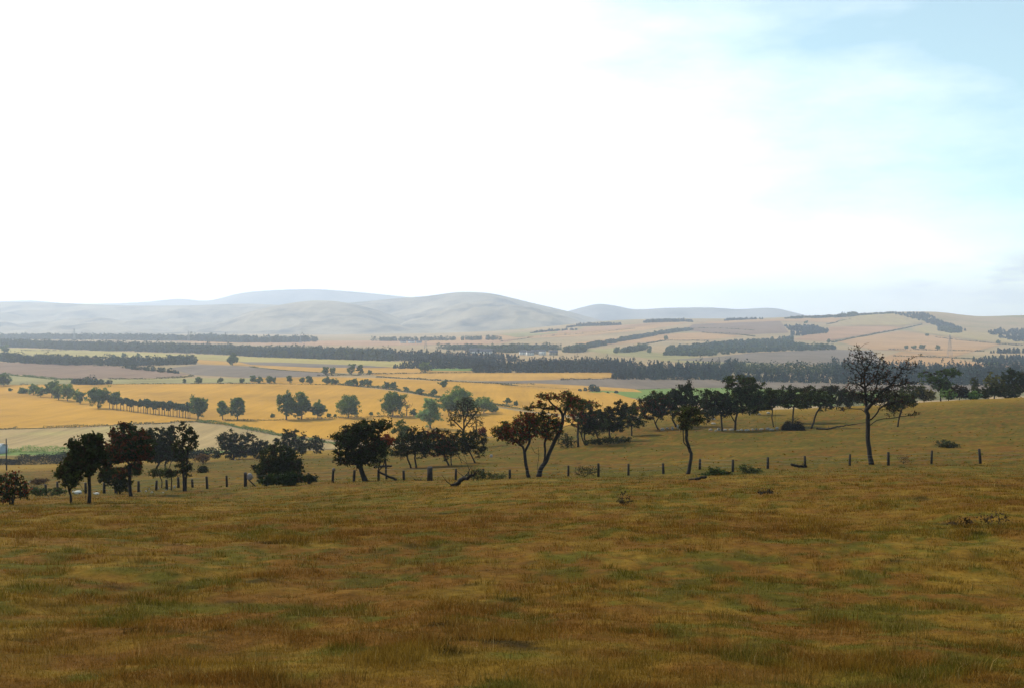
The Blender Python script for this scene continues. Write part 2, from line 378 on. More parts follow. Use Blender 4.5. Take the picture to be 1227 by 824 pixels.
# ---------------------------------------------------------------- foliage
def leaves(mb,P,size,col,rs,flat=.0,var=.35):
    """one small quad per point of P"""
    n=len(P)
    if n==0: return
    s=np.asarray(size)*rs.uniform(.6,1.3,n)
    a=rs.normal(size=(n,3)); a[:,2]*=(1-flat); a/=np.linalg.norm(a,axis=1)[:,None]
    b=rs.normal(size=(n,3)); b-= (a*b).sum(1)[:,None]*a; b/=np.linalg.norm(b,axis=1)[:,None]
    a=a*s[:,None]*.5; b=b*s[:,None]*.5*rs.uniform(.5,.9,n)[:,None]
    V=np.stack([P-a*1.1,P-b,P+a,P+b],1).reshape(-1,3)
    c=np.asarray(col); c=np.broadcast_to(c,(n,3))*rs.uniform(1-var,1+var,n)[:,None]
    mb.V.append(V); mb.C.append(np.repeat(c,4,0)); mb.Q.append(np.arange(n*4).reshape(-1,4)+mb.n); mb.n+=n*4
def grow(rs,trunks,lobes,natt,step,tip,base,wob=.25,down=.5,surf=.45):
    """skeleton: given trunk lines, then a limb to every point sampled in the crown lobes"""
    pos=[];par=[];chains=[]
    def addline(L,p0,first=False):
        L=np.asarray(L,float); seg=[L[0]]
        for a,b in zip(L[:-1],L[1:]):
            n=max(1,int(np.linalg.norm(b-a)/step+.5))
            for k in range(1,n+1): seg.append(a+(b-a)*k/n)
        seg=np.array(seg)
        if len(seg)>3:
            s2=seg.copy(); s2[1:-1]=(seg[:-2]+2*seg[1:-1]+seg[2:])/4; seg=s2+np.r_[[np.zeros(3)],rs.normal(0,step*wob*.25,(len(seg)-1,3))]
        p=p0; ch=[] if p0<0 else [p0]
        for q in (seg if p0<0 else seg[1:]):
            pos.append(q); par.append(p); p=len(pos)-1; ch.append(p)
        chains.append(ch)
    for i,L in enumerate(trunks):
        L=np.asarray(L,float)
        if i==0 or L[0][2]<.4: addline(L,-1)
        else:
            d=np.linalg.norm(np.array(pos)-L[0],axis=1); addline(L,int(d.argmin()))
    nt_=len(pos)
    w=np.array([l[3]*l[4]*l[5] for l in lobes])**.8; w=w/w.sum(); A=[]
    for k in rs.choice(len(lobes),natt,p=w):
        l=lobes[k]; d=rs.normal(size=3); d/=np.linalg.norm(d); r=rs.uniform(0,1)**surf
        A.append(np.array(l[:3])+d*np.array(l[3:6])*r*(rs.uniform(1.05,1.35) if rs.uniform()<.22 else 1))
    A=np.array(A); T=np.array(pos); dd=np.min(np.linalg.norm(A[:,None]-T[None],axis=2),axis=1); A=A[np.argsort(dd)]
    tips=[]
    for a in A:
        Pn=np.array(pos); v=a-Pn; d=np.linalg.norm(v,axis=1)
        cost=d*(1+down*np.clip(-v[:,2]/np.maximum(d,1e-6),0,1)); lowz=Pn[:,2]<.25*a[2]; cost=cost+lowz*d*.8
        i=int(cost.argmin()); d0=d[i]
        if d0<step*.5: tips.append(i); continue
        pp=Pn[par[i]] if par[i]>=0 else Pn[i]-np.array([0,0,1.]); dr=Pn[i]-pp; dr/=max(np.linalg.norm(dr),1e-6); dr=dr*.6+v[i]/d0*.8+np.array([0,0,.25])
        c=Pn[i]+dr/np.linalg.norm(dr)*d0*.45
        n=max(2,int(d0/step+.5)); L=[]
        for k in range(1,n+1):
            t=k/n; q=(1-t)**2*Pn[i]+2*t*(1-t)*c+t*t*a; L.append(q+rs.normal(0,step*wob*.35,3)*(1 if k<n else 0))
        p=i; ch=[i]
        for q in L: pos.append(q); par.append(p); p=len(pos)-1; ch.append(p)
        chains.append(ch); tips.append(p)
    N=len(pos); cnt=np.ones(N); ch_n=np.zeros(N)
    P=np.array(pos); leafn=np.ones(N,bool)
    cnt[:]=0
    kids=np.zeros(N,int)
    for i in range(N):
        if par[i]>=0: kids[par[i]]+=1
    for i in range(N-1,-1,-1):
        if kids[i]==0: cnt[i]+=1
        if par[i]>=0: cnt[par[i]]+=cnt[i]
    tot=max(cnt.max(),2); e=math.log(base/tip)/math.log(tot); R=tip*cnt**e
    hh=P[:,2]; R=R*(1+.35*np.exp(-np.maximum(hh,0)/(base*2.5))*(cnt>tot*.2))
    return P,R,chains,np.array(tips),nt_
def make_tree(name,label,cat,p0,Y,trunks,lobes,natt=90,leaf=.16,nleaf=6000,col=(.05,.055,.015),col2=None,base=None,tip=None,seed=1,group=None,
              spread=.28,twig=False,mats=('leaf','bark'),parts=('trunk','crown'),var=.35,flatn=0,wob=.25,surf=.45,spray=False):
    rs=np.random.RandomState(seed)
    root=thing(name,label,cat,p0,group)
    hmax=max(l[2]+l[5] for l in lobes); base=(base or hmax*.021+.02)*.85; tip=tip or max(.010,hmax*.0022)
    P,R,chains,tips,nt_=grow(rs,trunks,lobes,natt,max(.22,hmax*.04),tip,base,wob,surf=surf)
    mb=MB()
    for ch in chains:
        r=R[ch].copy(); 
        if len(r)>1 and ch[0]!=0: r[0]=min(r[0],r[1]*1.25)
        if len(ch)>1: mb.tube(P[ch],r,7 if r.max()>.08 else (5 if r.max()>.03 else 3),cap=r.max()>.03)
    mb.build(parts[0],M[mats[1]],root,smooth=True)
    if nleaf:
        fm=MB(); ml=np.mean([l[3] for l in lobes])
        if spray:
            cand=[]
            for ch in chains[len(trunks):]:
                m0=len(ch)//2 if len(ch)>3 else 1
                cand+=ch[m0:]+[ch[-1]]
            k=rs.choice(np.array(cand if cand else list(tips)),nleaf); Pl=P[k]+rs.normal(0,1,(nleaf,3))*(.06+.11*ml*spread/.28)*np.array([1,1,.75])*np.clip(rs.exponential(.9,nleaf),.5,1.5)[:,None]
        else:
            k=rs.choice(tips,nleaf); sg=spread*ml; sub=rs.normal(0,1,(len(P),3,3)); which=rs.randint(0,3,nleaf)
            off=sub[k,which]*sg*.75+rs.normal(0,sg*.42,(nleaf,3)); off[:,2]*=.75; Pl=P[k]+off
        c=np.tile(np.array(col,float),(nleaf,1)); shade=rs.uniform(.7,1.35,len(P))[k]; c*=shade[:,None]
        if col2 is not None:
            m=(rs.uniform(0,1,len(P))[k]<col2[3]); c[m]=np.array(col2[:3])*shade[m][:,None]
        Pl[:,2]=np.maximum(Pl[:,2],.05)
        leaves(fm,Pl,leaf,c,rs,flatn,var)
        fm.build(parts[1],M[mats[0]],root,usecol=True)
    return root
def pxtree(name,label,cat,foot_px,trunks,lobes,Y=None,dep=.9,**k):
    """trunk lines and crown lobes read off the photo at the tree's own distance, given real depth"""
    rs=np.random.RandomState(int(foot_px[0]*7+foot_px[1])%9999)
    p0=foot(*foot_px) if Y is None else stand(foot_px[0],Y)
    Yd=p0[1]; s=Yd/F; L=[];TT=[]
    for (cu,cv,ru,rv) in lobes:
        ru*=1.14; rv*=1.1
        if 150<Yd<262: ru*=1.13; rv*=1.06
        c=at(cu,cv,Yd)-p0; L.append((c[0],rs.uniform(-.35,.35)*ru*s*dep,c[2],ru*s,ru*s*dep,rv*s))
        for q in range(2 if ru>6 else 0):
            aa=rs.uniform(-.5,3.6); k_=rs.uniform(.28,.42); L.append((c[0]+math.cos(aa)*ru*s*.95,rs.uniform(-.6,.6)*ru*s,c[2]+math.sin(aa)*rv*s*.95,ru*s*k_,ru*s*k_,rv*s*k_))
    for tr in trunks:
        q=[]; y=0; y0=rs.uniform(-.5,.5)
        for i,(tu,tv) in enumerate(tr):
            c=at(tu,tv,Yd)-p0; q.append([c[0],y*s*8,c[2]]); y+=y0*.35+rs.uniform(-.12,.12)
        q=np.array(q)
        if trunks.index(tr)==0: q[0]=(0,0,-.1)
        elif abs(q[0][2])<.35: q[0][2]=-.1
        TT.append(q)
    k.setdefault('seed',int(foot_px[0]*13+foot_px[1])); k.setdefault('spray',True); k['natt']=int(k.get('natt',90)*(1.0 if k.get('natt',90)>400 else 2.1)); k['nleaf']=int(k.get('nleaf',6000)*(1.9 if 150<Yd<262 else 1.3)); k.setdefault('surf',.36)
    return make_tree(name,label,cat,p0,Yd,TT,L,**k)
DK=(.027,.033,.008); OL=(.046,.053,.012); RD=(.095,.030,.010); GR=(.05,.07,.016); BR=(.035,.024,.009)
RED=(.15,.03,.010)
HG='hawthorns along the pasture'
def haw(label,foot_px,trunks,lobes,**k):
    k.setdefault('col',DK); k.setdefault('col2',(*BR,.25)); k.setdefault('group',HG)
    return pxtree('hawthorn_tree',label,'hawthorn tree',foot_px,trunks,lobes,**k)
def shrub(label,foot_px,lobes,name='shrub',cat='shrub',stems=4,Y=None,**k):
    fu,fv=foot_px; cu=np.mean([l[0] for l in lobes])
    if Y is not None:
        p=stand(fu,Y); 
        fv=CV+F*math.tan(math.atan2(-p[2],p[1])-PITCH)
    tr=[[(fu,fv),(fu*.6+l[0]*.4+.5*i,fv*.6+l[1]*.4)] if i else [(fu,fv),(fu,fv*.6+l[1]*.4)] for i,l in enumerate((lobes*4)[:stems])]
    for i in range(1,len(tr)): tr[i][0]=(fu+(-1)**i*i*1.0,fv)
    k.setdefault('col',DK); k.setdefault('col2',(*BR,.15)); k.setdefault('natt',70)
    return pxtree(name,label,cat,foot_px,tr,lobes,Y=Y,parts=('stems','foliage'),**k)
# left group
shrub('straggly thorn bush with reddish top at the left edge of the pasture',(15,603),[(8,575,12,9),(22,573,9,6),(14,588,16,10),(3,592,8,10),(28,588,6,10)],nleaf=1500,leaf=.11,col2=(*RED,.22),natt=110)
haw('small sparse thorn tree, leftmost of the two by the lying sheep',(85,601),[[(85,601),(84,588),(79,572)],[(84,586),(90,576),(93,566)]],[(82,567,11,8),(74,566,6,6),(92,570,7,9),(84,580,6,5)],nleaf=2000,col=OL,leaf=.13)
haw('thorn tree with two stems splitting at the ground beside the lying sheep',(107,600),[[(107,600),(107,582),(106,568),(104,552)],[(105.5,600),(101,590),(98,581),(93,575)]],[(103,541,14,14),(112,533,9,12),(92,554,10,7),(105,524,5,6),(120,547,8,9),(106,560,9,8)],nleaf=7500,leaf=.15,natt=130)
haw('tall dark thorn tree with a reddish domed crown above the stone heap',(157,594),[[(157,594),(156,578),(157,558)],[(157,560),(165,548),(172,540)],[(157,558),(147,545),(140,530)]],[(150,538,19,14),(166,530,17,13),(136,521,7,7),(158,515,10,8),(128,541,8,8),(172,546,13,8),(133,553,11,9),(160,562,9,8),(145,566,8,6)],nleaf=12000,natt=170,col2=(*RD,.35))
shrub('low dark thorn bush between the two-stemmed tree and the tall tree',(143,591),[(135,571,13,9),(146,579,9,8),(128,566,7,6)],nleaf=3500)
haw('dark thorn tree with slanting stems behind the small flat-topped one',(200,566),[[(190,566),(197,556),(203,545)],[(184,566),(190,556),(196,548)],[(200,566),(205,554),(208,546)]],[(186,536,14,13),(203,534,14,14),(182,520,7,5),(200,517,10,6),(194,546,18,7)],nleaf=15000,natt=150,leaf=.26)
haw('small flat-topped thorn tree standing in the stone heap',(205,587),[[(205,587),(205,576),(204,568)]],[(203,566,9,4),(212,566,5,3)],nleaf=1100,col=OL,natt=50,leaf=.13)
haw('slender little thorn tree left of the small flat-topped one',(194,584),[[(194,584),(194,575),(192,569)]],[(188,566,9,4)],nleaf=800,col=OL,natt=40,leaf=.13)
haw('tall narrow thorn tree with twin straight stems, tallest of the left group',(221,588),[[(219.5,588),(219.5,560),(219,530),(219,508)],[(222.5,588),(223,560),(226,530)]],[(219,512,4,9),(227,528,9,12),(216,541,8,12),(222,558,8,9)],nleaf=3200,natt=110,base=.12)
shrub('rounded many-stemmed thorn bush at the pasture edge below the tan field',(280,550),[(277,528,13,11),(288,535,13,12),(270,540,9,9),(300,522,5,4)],nleaf=7500,leaf=.3,natt=130,stems=7)
shrub('small thorn bush touching the right of the rounded many-stemmed one',(309,549),[(311,535,8,9),(305,542,6,6)],nleaf=2500,leaf=.28)
shrub('broad low dark bush spreading behind the fence, largest bush on the left',(332,578),[(330,547,18,12),(344,558,17,10),(312,562,8,7),(326,563,17,11),(354,563,8,8)],nleaf=11000,leaf=.2,natt=160,stems=6)
shrub('thorn bush with a pointed top behind the broad low bush',(345,546),[(346,524,8,9),(350,537,9,8),(338,530,6,7)],nleaf=4500,leaf=.28)
shrub('leftmost of the two round bushes right of the pointed thorn bush',(362,544),[(362,531,6,9)],nleaf=1800,leaf=.3)
shrub('rightmost of the two round bushes beside the tan field corner',(379,543),[(378,531,8,9),(383,537,5,5)],nleaf=2600,leaf=.3)
shrub('long grassy green clump at the foot of the broad low bush',(345,582),[(325,574,12,5),(345,574,14,6),(358,572,8,4)],nleaf=4200,leaf=.2,col=(.022,.034,.009),name='bramble_clump',cat='brambles')
# middle
haw('wide dark hawthorn with layered flat crown behind the fence, largest of the middle group',(438,578),[[(438,578),(434,566),(430,550)],[(433,562),(424,552),(414,544)],[(431,555),(444,545),(455,530)]],[(425,522,22,9),(452,510,14,6),(435,512,14,6),(415,541,14,14),(434,546,16,13),(448,535,14,11),(410,527,9,7)],nleaf=17000,natt=230,surf=.4,base=.22)
haw('small light green thorn tree in front of the wide dark hawthorn',(453,577),[[(453,577),(453,563),(456,550)],[(453,565),(460,556),(462,546)]],[(456,546,9,8),(464,540,5,5),(448,552,6,6)],nleaf=1500,col=(.10,.12,.035),natt=90,leaf=.12)
haw('red-leaved thorn spray at the right side of the wide dark hawthorn',(463,574),[[(463,574),(462,556),(460,538)]],[(460,527,10,6),(448,533,8,4)],nleaf=1800,col=RED,col2=None,natt=60)
haw('twin-trunked hawthorn with pointed crown left of the dense dark one',(493,560),[[(487.5,560),(488,548),(489,536)],[(499,559),(497,548),(498,536)]],[(490,532,15,13),(480,541,9,9),(499,519,9,8),(505,538,9,11)],nleaf=9000,natt=150,col=DK)
haw('pale grey-green tree rising behind the twin-trunked hawthorn',(481,556),[[(481,552),(481,530),(481,515)]],[(480,512,7,8),(484,524,7,6)],Y=210,nleaf=2400,col=(.10,.13,.04),leaf=.25,col2=None)
haw('dense dark hawthorn with a reddish top in the middle group',(538,557),[[(535,556),(533,546),(528,538)],[(541,555),(540,545),(538,535)]],[(520,531,17,13),(534,535,13,12),(514,521,9,6),(530,519,8,5)],nleaf=13000,natt=170,col2=(*RD,.3))
haw('leaning many-stemmed hawthorn at the right end of the middle group',(560,554),[[(550,555),(547,546),(545,538)],[(560,554),(556,544),(553,536)],[(570,553),(564,543),(560,534)],[(554,554),(549,545),(548,536)]],[(553,531,14,12),(567,528,13,11),(578,524,5,6),(575,540,7,7)],nleaf=8000,natt=150)
haw('tall open-branched tree with gnarled limbs rising above the middle group',(553,551),[[(553,548),(554,530),(556,512),(556,498),(553,486)],[(555,514),(563,503),(570,495)],[(556,516),(547,506),(540,502)],[(556,505),(561,493),(560,485)]],[(556,490,14,10),(569,495,8,8),(542,504,8,6),(567,506,8,6),(548,497,8,8)],Y=190,nleaf=2200,col=OL,natt=210,leaf=.18,tip=.025,base=.26)
# the two front trees
haw('red-tinged thorn tree with one crooked stem, left of the forked front tree',(633.7,571.5),[[(633.7,571.5),(631,560),(629,550),(629,541),(625,532)],[(629,541),(635,528),(634,515)],[(626,534),(615,526),(607,520)]],[(612,516,17,10),(629,505,13,9),(601,522,8,6),(636,517,9,8),(622,525,11,7),(604,514,9,6),(640,503,8,7)],nleaf=7500,natt=230,col=OL,col2=(*RED,.42),leaf=.14,base=.17)
haw('forked thorn tree with a long arching limb and open top, front centre',(645,570.5),[[(645,570.5),(648,560),(654,553),(663,530),(671.6,514),(674.5,503.7),(673.8,493.5),(669,489)],[(644.6,570),(644,555),(646,544),(644.6,534)],[(652,556),(653,541),(652.6,530),(655,520)],[(669,489),(652.6,489),(640,487),(632,488)],[(672,491),(663,485),(657,477.5),(652,472),(645,471)],[(674,500),(679,488),(684,478),(692,472)],[(672,513),(682,508),(690,511)],[(645,545),(639,540),(637,534)]],
    [(655,474,12,4),(680,476,12,6),(645,484,9,4),(636,488,6,3),(654,506,12,7),(660,516,12,9),(643,508,8,7),(689,483,9,6),(668,488,8,4),(652,500,10,6),(664,505,9,7),(648,516,8,6)],nleaf=7800,natt=300,col=OL,col2=(*RED,.28),leaf=.13,base=.23)
haw('thorn tree with a thin straight trunk and reddish crown right of the forked tree',(692.7,535),[[(692.7,535),(692.5,520),(693,504)],[(692.7,512),(684,506),(678,500)]],[(695,492,14,10),(685,482,9,7),(704,484,10,5),(690,502,10,6)],nleaf=4500,natt=150,col=OL,col2=(*RED,.3),leaf=.2)
haw('low thorn tree with leaning double stem beside the thin straight trunk',(702,533),[[(702,533),(698,526),(696,518)],[(704,532),(700,524),(701,516)]],[(706,505,11,9),(713,498,9,8),(700,512,8,6)],nleaf=4200,natt=110,leaf=.2)
shrub('bare thorny bush in the gap below the forked tree',(679,536),[(676,527,7,8),(683,530,6,6)],nleaf=700,leaf=.18,natt=110)
haw('thorn tree leaning left over brushwood, with a round low crown',(720,530),[[(721,530),(716,523),(713,516)]],[(714,513,10,7),(722,508,7,6)],nleaf=2600,leaf=.2,col=OL)
haw('dark thorn tree with a pointed top at the end of the brushwood',(733,528),[[(733,528),(730,520),(730,512)]],[(733,503,12,12),(742,486,6,7),(726,497,8,8),(740,512,8,5)],nleaf=6500,leaf=.22,natt=120)
haw('thorn tree with a short straight stem right of the brushwood',(757,521.5),[[(757,521.5),(757,512),(756,505)]],[(754,500,12,9),(748,490,5,7),(764,507,8,4),(759,488,4,6)],nleaf=5000,leaf=.22,col=OL)
haw('dark spreading hawthorn leftmost over the line of pale stones',(789,514),[[(789,514),(785,506),(783,499)],[(785,507),(789,500),(793,494)]],[(778,488,15,12),(792,485,13,12),(786,476,10,5)],nleaf=11000,leaf=.24,natt=150,col2=(*RD,.2))
haw('hawthorn with a tall topknot in the dark row above the stones',(811,511),[[(811,511),(806,502),(806,494)]],[(811,484,13,14),(823,476,10,13),(824,465,7,5),(834,486,11,11)],nleaf=12000,leaf=.24,natt=160)
haw('slim front thorn tree with an S-shaped trunk and flat crown by the fence',(824,567.5),[[(824,567.5),(827,557),(829,546),(827,537),(819.6,530),(820,517),(819,507)],[(825.5,536),(822.5,524),(823,512),(828,503)],[(828,533),(832,533),(837,530.5)],[(824,564),(817,561),(811,558.5)],[(825,560),(823,553)]],[(826,494,14,5),(819,503,8,5),(833,503,9,5),(822,511,7,3),(842,500,4,3)],nleaf=3600,natt=150,col=OL,col2=(*BR,.3),leaf=.13,base=.17)
haw('hawthorn with a round crown just left of the tall round one',(865.5,516),[[(865.5,516),(865,506),(864,497)]],[(856,482,14,12),(868,486,10,11),(850,492,9,8)],nleaf=9000,leaf=.24,natt=130)
haw('tall rounded green hawthorn, highest in the row above the stones',(881,515),[[(881,515),(881,503),(884,490)],[(881,505),(876,498),(874,492)]],[(887,463,14,12),(901,472,12,13),(882,480,13,13),(897,486,13,9),(874,492,7,8)],nleaf=15000,leaf=.24,natt=200,col=(.048,.06,.015))
haw('hawthorn partly hidden behind the tall rounded green one',(898,497),[[(898,497),(898,488),(900,480)]],[(903,478,9,10),(908,484,5,7)],nleaf=3500,leaf=.28,col=(.048,.06,.015))
haw('thorn tree with thin pale stems left of the black brushwood pile',(927,511),[[(924,511),(925,500),(926,490)],[(929,511),(929,500),(930,490)]],[(929,475,11,9),(921,482,8,7)],nleaf=5500,leaf=.24,col=OL,base=.12)
haw('thorn tree directly behind the black brushwood pile',(950,506),[[(950,506),(950,495),(951,486)]],[(950,473,13,9),(943,480,9,7),(958,482,8,6)],nleaf=7000,leaf=.24,col=DK)
haw('thorn tree with a bent forked stem right of the black brushwood pile',(972,513),[[(972,513),(975,504),(978,494),(983,486)],[(968,513),(973,504),(975,496)],[(980,490),(990,487),(998,484)]],[(973,474,12,9),(984,478,11,8),(963,482,7,6),(990,488,8,3)],nleaf=6500,leaf=.24,col=OL,natt=130)
haw('dark thorn tree beyond the tall bare tree, on its left side',(1003,492),[[(1003,489),(1004,482),(1005,476)]],[(1003,473,13,9),(1015,476,11,9),(994,468,8,6)],Y=235,nleaf=7500,leaf=.28,col2=(*BR,.45))
bt=pxtree('bare_tree','tall half-bare dark tree with a long trunk standing at the fence line','tree',(1044.5,556),
    [[(1044.5,556),(1043,543),(1041.4,528),(1042.5,511),(1041.4,498),(1041.4,486.6),(1039.4,468),(1039.4,441),(1032,424.7),(1031,412.4)],
     [(1031.5,415),(1036,412),(1041,411)],[(1042.5,488),(1048,478),(1057,466),(1067,461),(1075,449),(1083.7,437),(1089,429),(1094,425.8),(1104,425.8)],
     [(1039,444),(1043,434),(1044.5,422)],[(1044,507),(1050.7,493),(1058,486),(1067,482),(1085,480),(1100,479)],[(1043.5,510),(1048.7,503),(1058,501),(1071,500),(1085,498),(1101,497)],
     [(1041,494),(1035,490),(1028,488.7),(1015,490),(1001,492.8)],[(1040,470),(1032,461),(1024,456),(1016,452)],[(1039.6,455),(1030,446),(1022,440),(1014,436)],[(1040,462),(1048,452),(1054,440),(1056,432)],
     [(1041,480),(1033,473),(1022,470)],[(1065,462),(1078,461),(1092,458)],[(1079,443),(1090,443),(1098,440)],[(1041.4,484),(1047,468),(1055,455),(1066,446)]],
    [(1033,424,14,9),(1022,437,12,9),(1045,432,14,10),(1055,447,18,12),(1033,451,18,10),(1070,456,20,10),(1087,438,12,9),(1028,464,16,8),(1052,470,24,8),(1086,460,13,6),(1094,496,9,3),(1065,492,10,5),(1010,489,9,3),(1080,480,10,3),(1098,427,6,3),(1062,482,14,7),(1030,478,12,6),(1075,470,12,6),(1045,455,14,8)],
    natt=1200,nleaf=6500,leaf=.11,col=(.025,.02,.012),col2=(*RD,.12),tip=.014,base=.24,dep=.8,surf=.5,wob=.5,spread=.16)
haw('thorn tree behind the tall bare tree, on its right side',(1075.5,511),[[(1075.5,511),(1077,500),(1079.6,490)]],[(1078,481,12,9),(1086,477,8,7),(1070,487,7,6)],nleaf=3600,leaf=.22,col=OL,natt=120)
BG='trees and bushes beyond the crest on the right'
def back(label,u,lobes,Y=275,name='tree',cat='tree',**k):
    p=stand(u,Y); fv=CV+F*math.tan(math.atan2(-p[2],p[1])-PITCH); l=lobes[0]
    k.setdefault('col',OL); k.setdefault('group',BG); k.setdefault('leaf',.32); k.setdefault('col2',(*BR,.2))
    return pxtree(name,label,cat,(u,fv),[[(u,fv),(u,(fv+l[1])/2),(l[0],l[1]+l[3]*.3)],[(u,(fv+l[1])/2),(l[0]+l[2]*.6,l[1])]],lobes,Y=Y,**k)
back('spreading flat-topped tree beyond the crest right of the bare tree',1128,[(1137,446,11,5),(1117,451,11,7),(1125,460,11,8),(1133,462,8,8)],nleaf=7500,col=(.05,.075,.018))
back('thin brown sapling between the flat-topped tree and the yellowish tree',1167,[(1167,457,4,7),(1168,466,5,7)],nleaf=1200,natt=50)
back('yellowish tree beyond the crest near the right edge',1192,[(1191,456,8,8),(1196,465,9,8)],nleaf=4200,col=(.10,.095,.02))
back('dark round tree beyond the crest near the right edge',1212,[(1211,453,11,9),(1217,464,11,8)],nleaf=6500,col=DK)
back('dark tree cut by the right edge of the picture',1232,[(1230,454,9,8),(1236,462,10,8)],nleaf=4500,col=DK)
lb=['olive bush right behind the bare tree crown','yellow-brown bush at the left foot of the flat-topped tree','bright green bush right of the flat-topped tree','dark brown bush left of the thin sapling','pale green bush right of the thin sapling','dark bush left of the yellowish tree','dark bush beneath the round right-hand tree']
for q,(u,v,rx,ry,cc) in enumerate([(1092,470,13,9,OL),(1108,472,11,7,(.13,.10,.02)),(1137,472,9,5,(.12,.2,.04)),(1150,468,8,8,BR),(1164,473,10,4,(.13,.22,.045)),(1181,469,10,7,DK),(1206,469,14,7,DK)]):
    back(lb[q],u,[(u,v,rx,ry),(u+rx*.5,v+2,rx*.6,ry*.7)],Y=262,nleaf=3000,col=cc,name='shrub',cat='shrub',natt=60,parts=('stems','foliage'))
back('long dark bush beyond the crest, behind the bare tree trunk',1060,[(1055,474,14,8),(1072,476,12,6),(1038,478,12,6)],Y=262,nleaf=5500,col=DK,name='shrub',cat='shrub',parts=('stems','foliage'))
back('dark bush beyond the crest between the tall green hawthorn and the brushwood trees',914,[(914,487,8,5)],Y=255,nleaf=1800,col=OL,name='shrub',cat='shrub',parts=('stems','foliage'))
print('near trees',time.time()-T0)
# small pasture plants and brushwood
shrub('small grey-green bush alone in the pasture right of the bare tree',(1135,536),[(1133,531.5,9,3.5),(1140,533,8,2.5)],nleaf=1100,leaf=.14,col=(.06,.065,.03),natt=60)
shrub('dark low thistle clump in the open pasture, near the centre',(747,604),[(742,597,2.5,4),(747,594,2.5,4.5),(752,598,2.5,4),(746,600,5,3)],nleaf=110,leaf=.06,col=(.05,.035,.02),name='thistle_clump',cat='thistles',stems=4,natt=40,tip=.008,base=.02)
shrub('small dark two-stalked thistle in the pasture left of the bare tree',(918,596),[(914,590,3,4),(922,588,3,5)],nleaf=110,leaf=.07,col=(.05,.04,.03),name='thistle_clump',cat='thistles',natt=36,tip=.008,base=.02,stems=2)
for q,(u,v,w,h) in enumerate([(1141,629,4,4),(1163,628,6,5),(1185,628,7,7),(1198,627,6,8)]):
    shrub(['small dark weed tuft, leftmost of the patch on the right','dark weed tuft left of centre in the patch on the right','broad dark weed tuft right of centre in the patch on the right','tallest dark weed tuft at the right end of the patch'][q],(u,v),[(u+a_,v-h*b_,w*.4,h*.5) for a_,b_ in ((0,1.1),(-w*.6,.8),(w*.5,.9))],nleaf=60,leaf=.05,col=(.07,.045,.025),stems=3,name='weed_tuft',cat='weeds',group='dark weeds in the pasture',natt=34,tip=.006,base=.015)
shrub('round brown dead plant between two fence posts right of the bare tree',(1083,555),[(1083,549,6,5)],nleaf=160,leaf=.08,col=(.12,.06,.03),name='dead_plant',cat='plant',natt=70,tip=.008,base=.02)
shrub('bramble patch with arching stems beside the S-shaped tree',(858,569),[(858,565,9,4),(868,567,8,3),(846,570,6,3)],nleaf=1500,leaf=.11,col=(.05,.07,.02),name='bramble_clump',cat='brambles')
shrub('wispy green weeds along the fence, left of the fence post at mid right',(895,566),[(893,561,8,4),(904,563,8,3)],nleaf=900,leaf=.10,col=(.07,.085,.025),name='bramble_clump',cat='brambles')
shrub('tangle of bare brambles between the close pair of posts',(700,571),[(697,564,8,5),(709,563,8,5)],nleaf=420,leaf=.09,col=(.04,.045,.015),name='bramble_clump',cat='brambles',natt=150,tip=.010,base=.03)
shrub('tall green weeds behind the forked fallen branch',(572,577),[(570,568,8,6),(583,569,7,5),(597,572,9,4)],nleaf=1200,leaf=.1,col=(.07,.08,.025),name='bramble_clump',cat='brambles',natt=90)
shrub('brown brushwood heap under the leaning thorn trees',(722,532),[(716,529,12,3),(735,527,12,3),(748,525,7,2)],nleaf=1500,leaf=.2,name='brushwood',cat='brushwood')
shrub('small dark bush on the slope right of the tall twin-stemmed tree',(243,566),[(243,562,5,3.5)],nleaf=700,leaf=.2)
shrub('small orange-brown bush by the field corner below the tan field',(243,555),[(241,549,7,4)],nleaf=600,leaf=.25,col=(.12,.06,.02))
shrub('rusty brown low bush behind the fence at far left',(47,580),[(46,576,8,3)],nleaf=900,leaf=.14,col=(.11,.06,.025))
shrub('little red round bush beyond the middle group of hawthorns',(578,522),[(578,516,4,4)],nleaf=500,leaf=.3,col=RED,Y=230)
shrub('green weeds along the fence at far left',(60,594),[(48,588,10,4),(68,588,10,4)],nleaf=1400,leaf=.11,col=(.045,.065,.02),name='bramble_clump',cat='brambles')
def twigpile(label,u0,u1,v0,v1,n=900):
    rs=np.random.RandomState(5); p=foot((u0+u1)/2,v1); s=p[1]/F; w=(u1-u0)*s/2; h=(v1-v0)*s; root=thing('brushwood_pile',label,'brushwood pile',p); mb=MB()
    for i in range(n):
        a=rs.uniform(0,6.28); r=rs.uniform(0,1)**.6; c=np.array([math.cos(a)*r*w*.85,math.sin(a)*r*w*.6,0]); c[2]=rs.uniform(.0,1)*h*math.sqrt(max(0,1-r*r))*(.65+.35*math.sin(a*2+1)+.2*math.sin(a*5))+.05
        d=rs.normal(size=3); d[2]=abs(d[2])*.6; d/=np.linalg.norm(d); L=rs.uniform(.3,1.6); m=c+rs.normal(0,.06,3)
        P=np.array([c-d*L/2,m,c+d*L/2]); P[:,2]=np.maximum(P[:,2],0.02); mb.tube(P,[.02,.03,.008],3,cap=False)
    mb.build('branches',M['bark'],root)
    lf=MB(); a=rs.normal(size=(2600,3)); a/=np.linalg.norm(a,axis=1)[:,None]; a[:,2]=abs(a[:,2]); a*=rs.uniform(.3,1,(2600,1))**.5
    leaves(lf,a*np.array([w*.92,w*.6,h*.9])*(.75+.25*np.sin(np.arctan2(a[:,1],a[:,0])*2+1))[:,None]+np.array([0,0,.03]),.16,(.02,.017,.012),rs); lf.build('dead_leaves',M['leaf'],root,usecol=True)
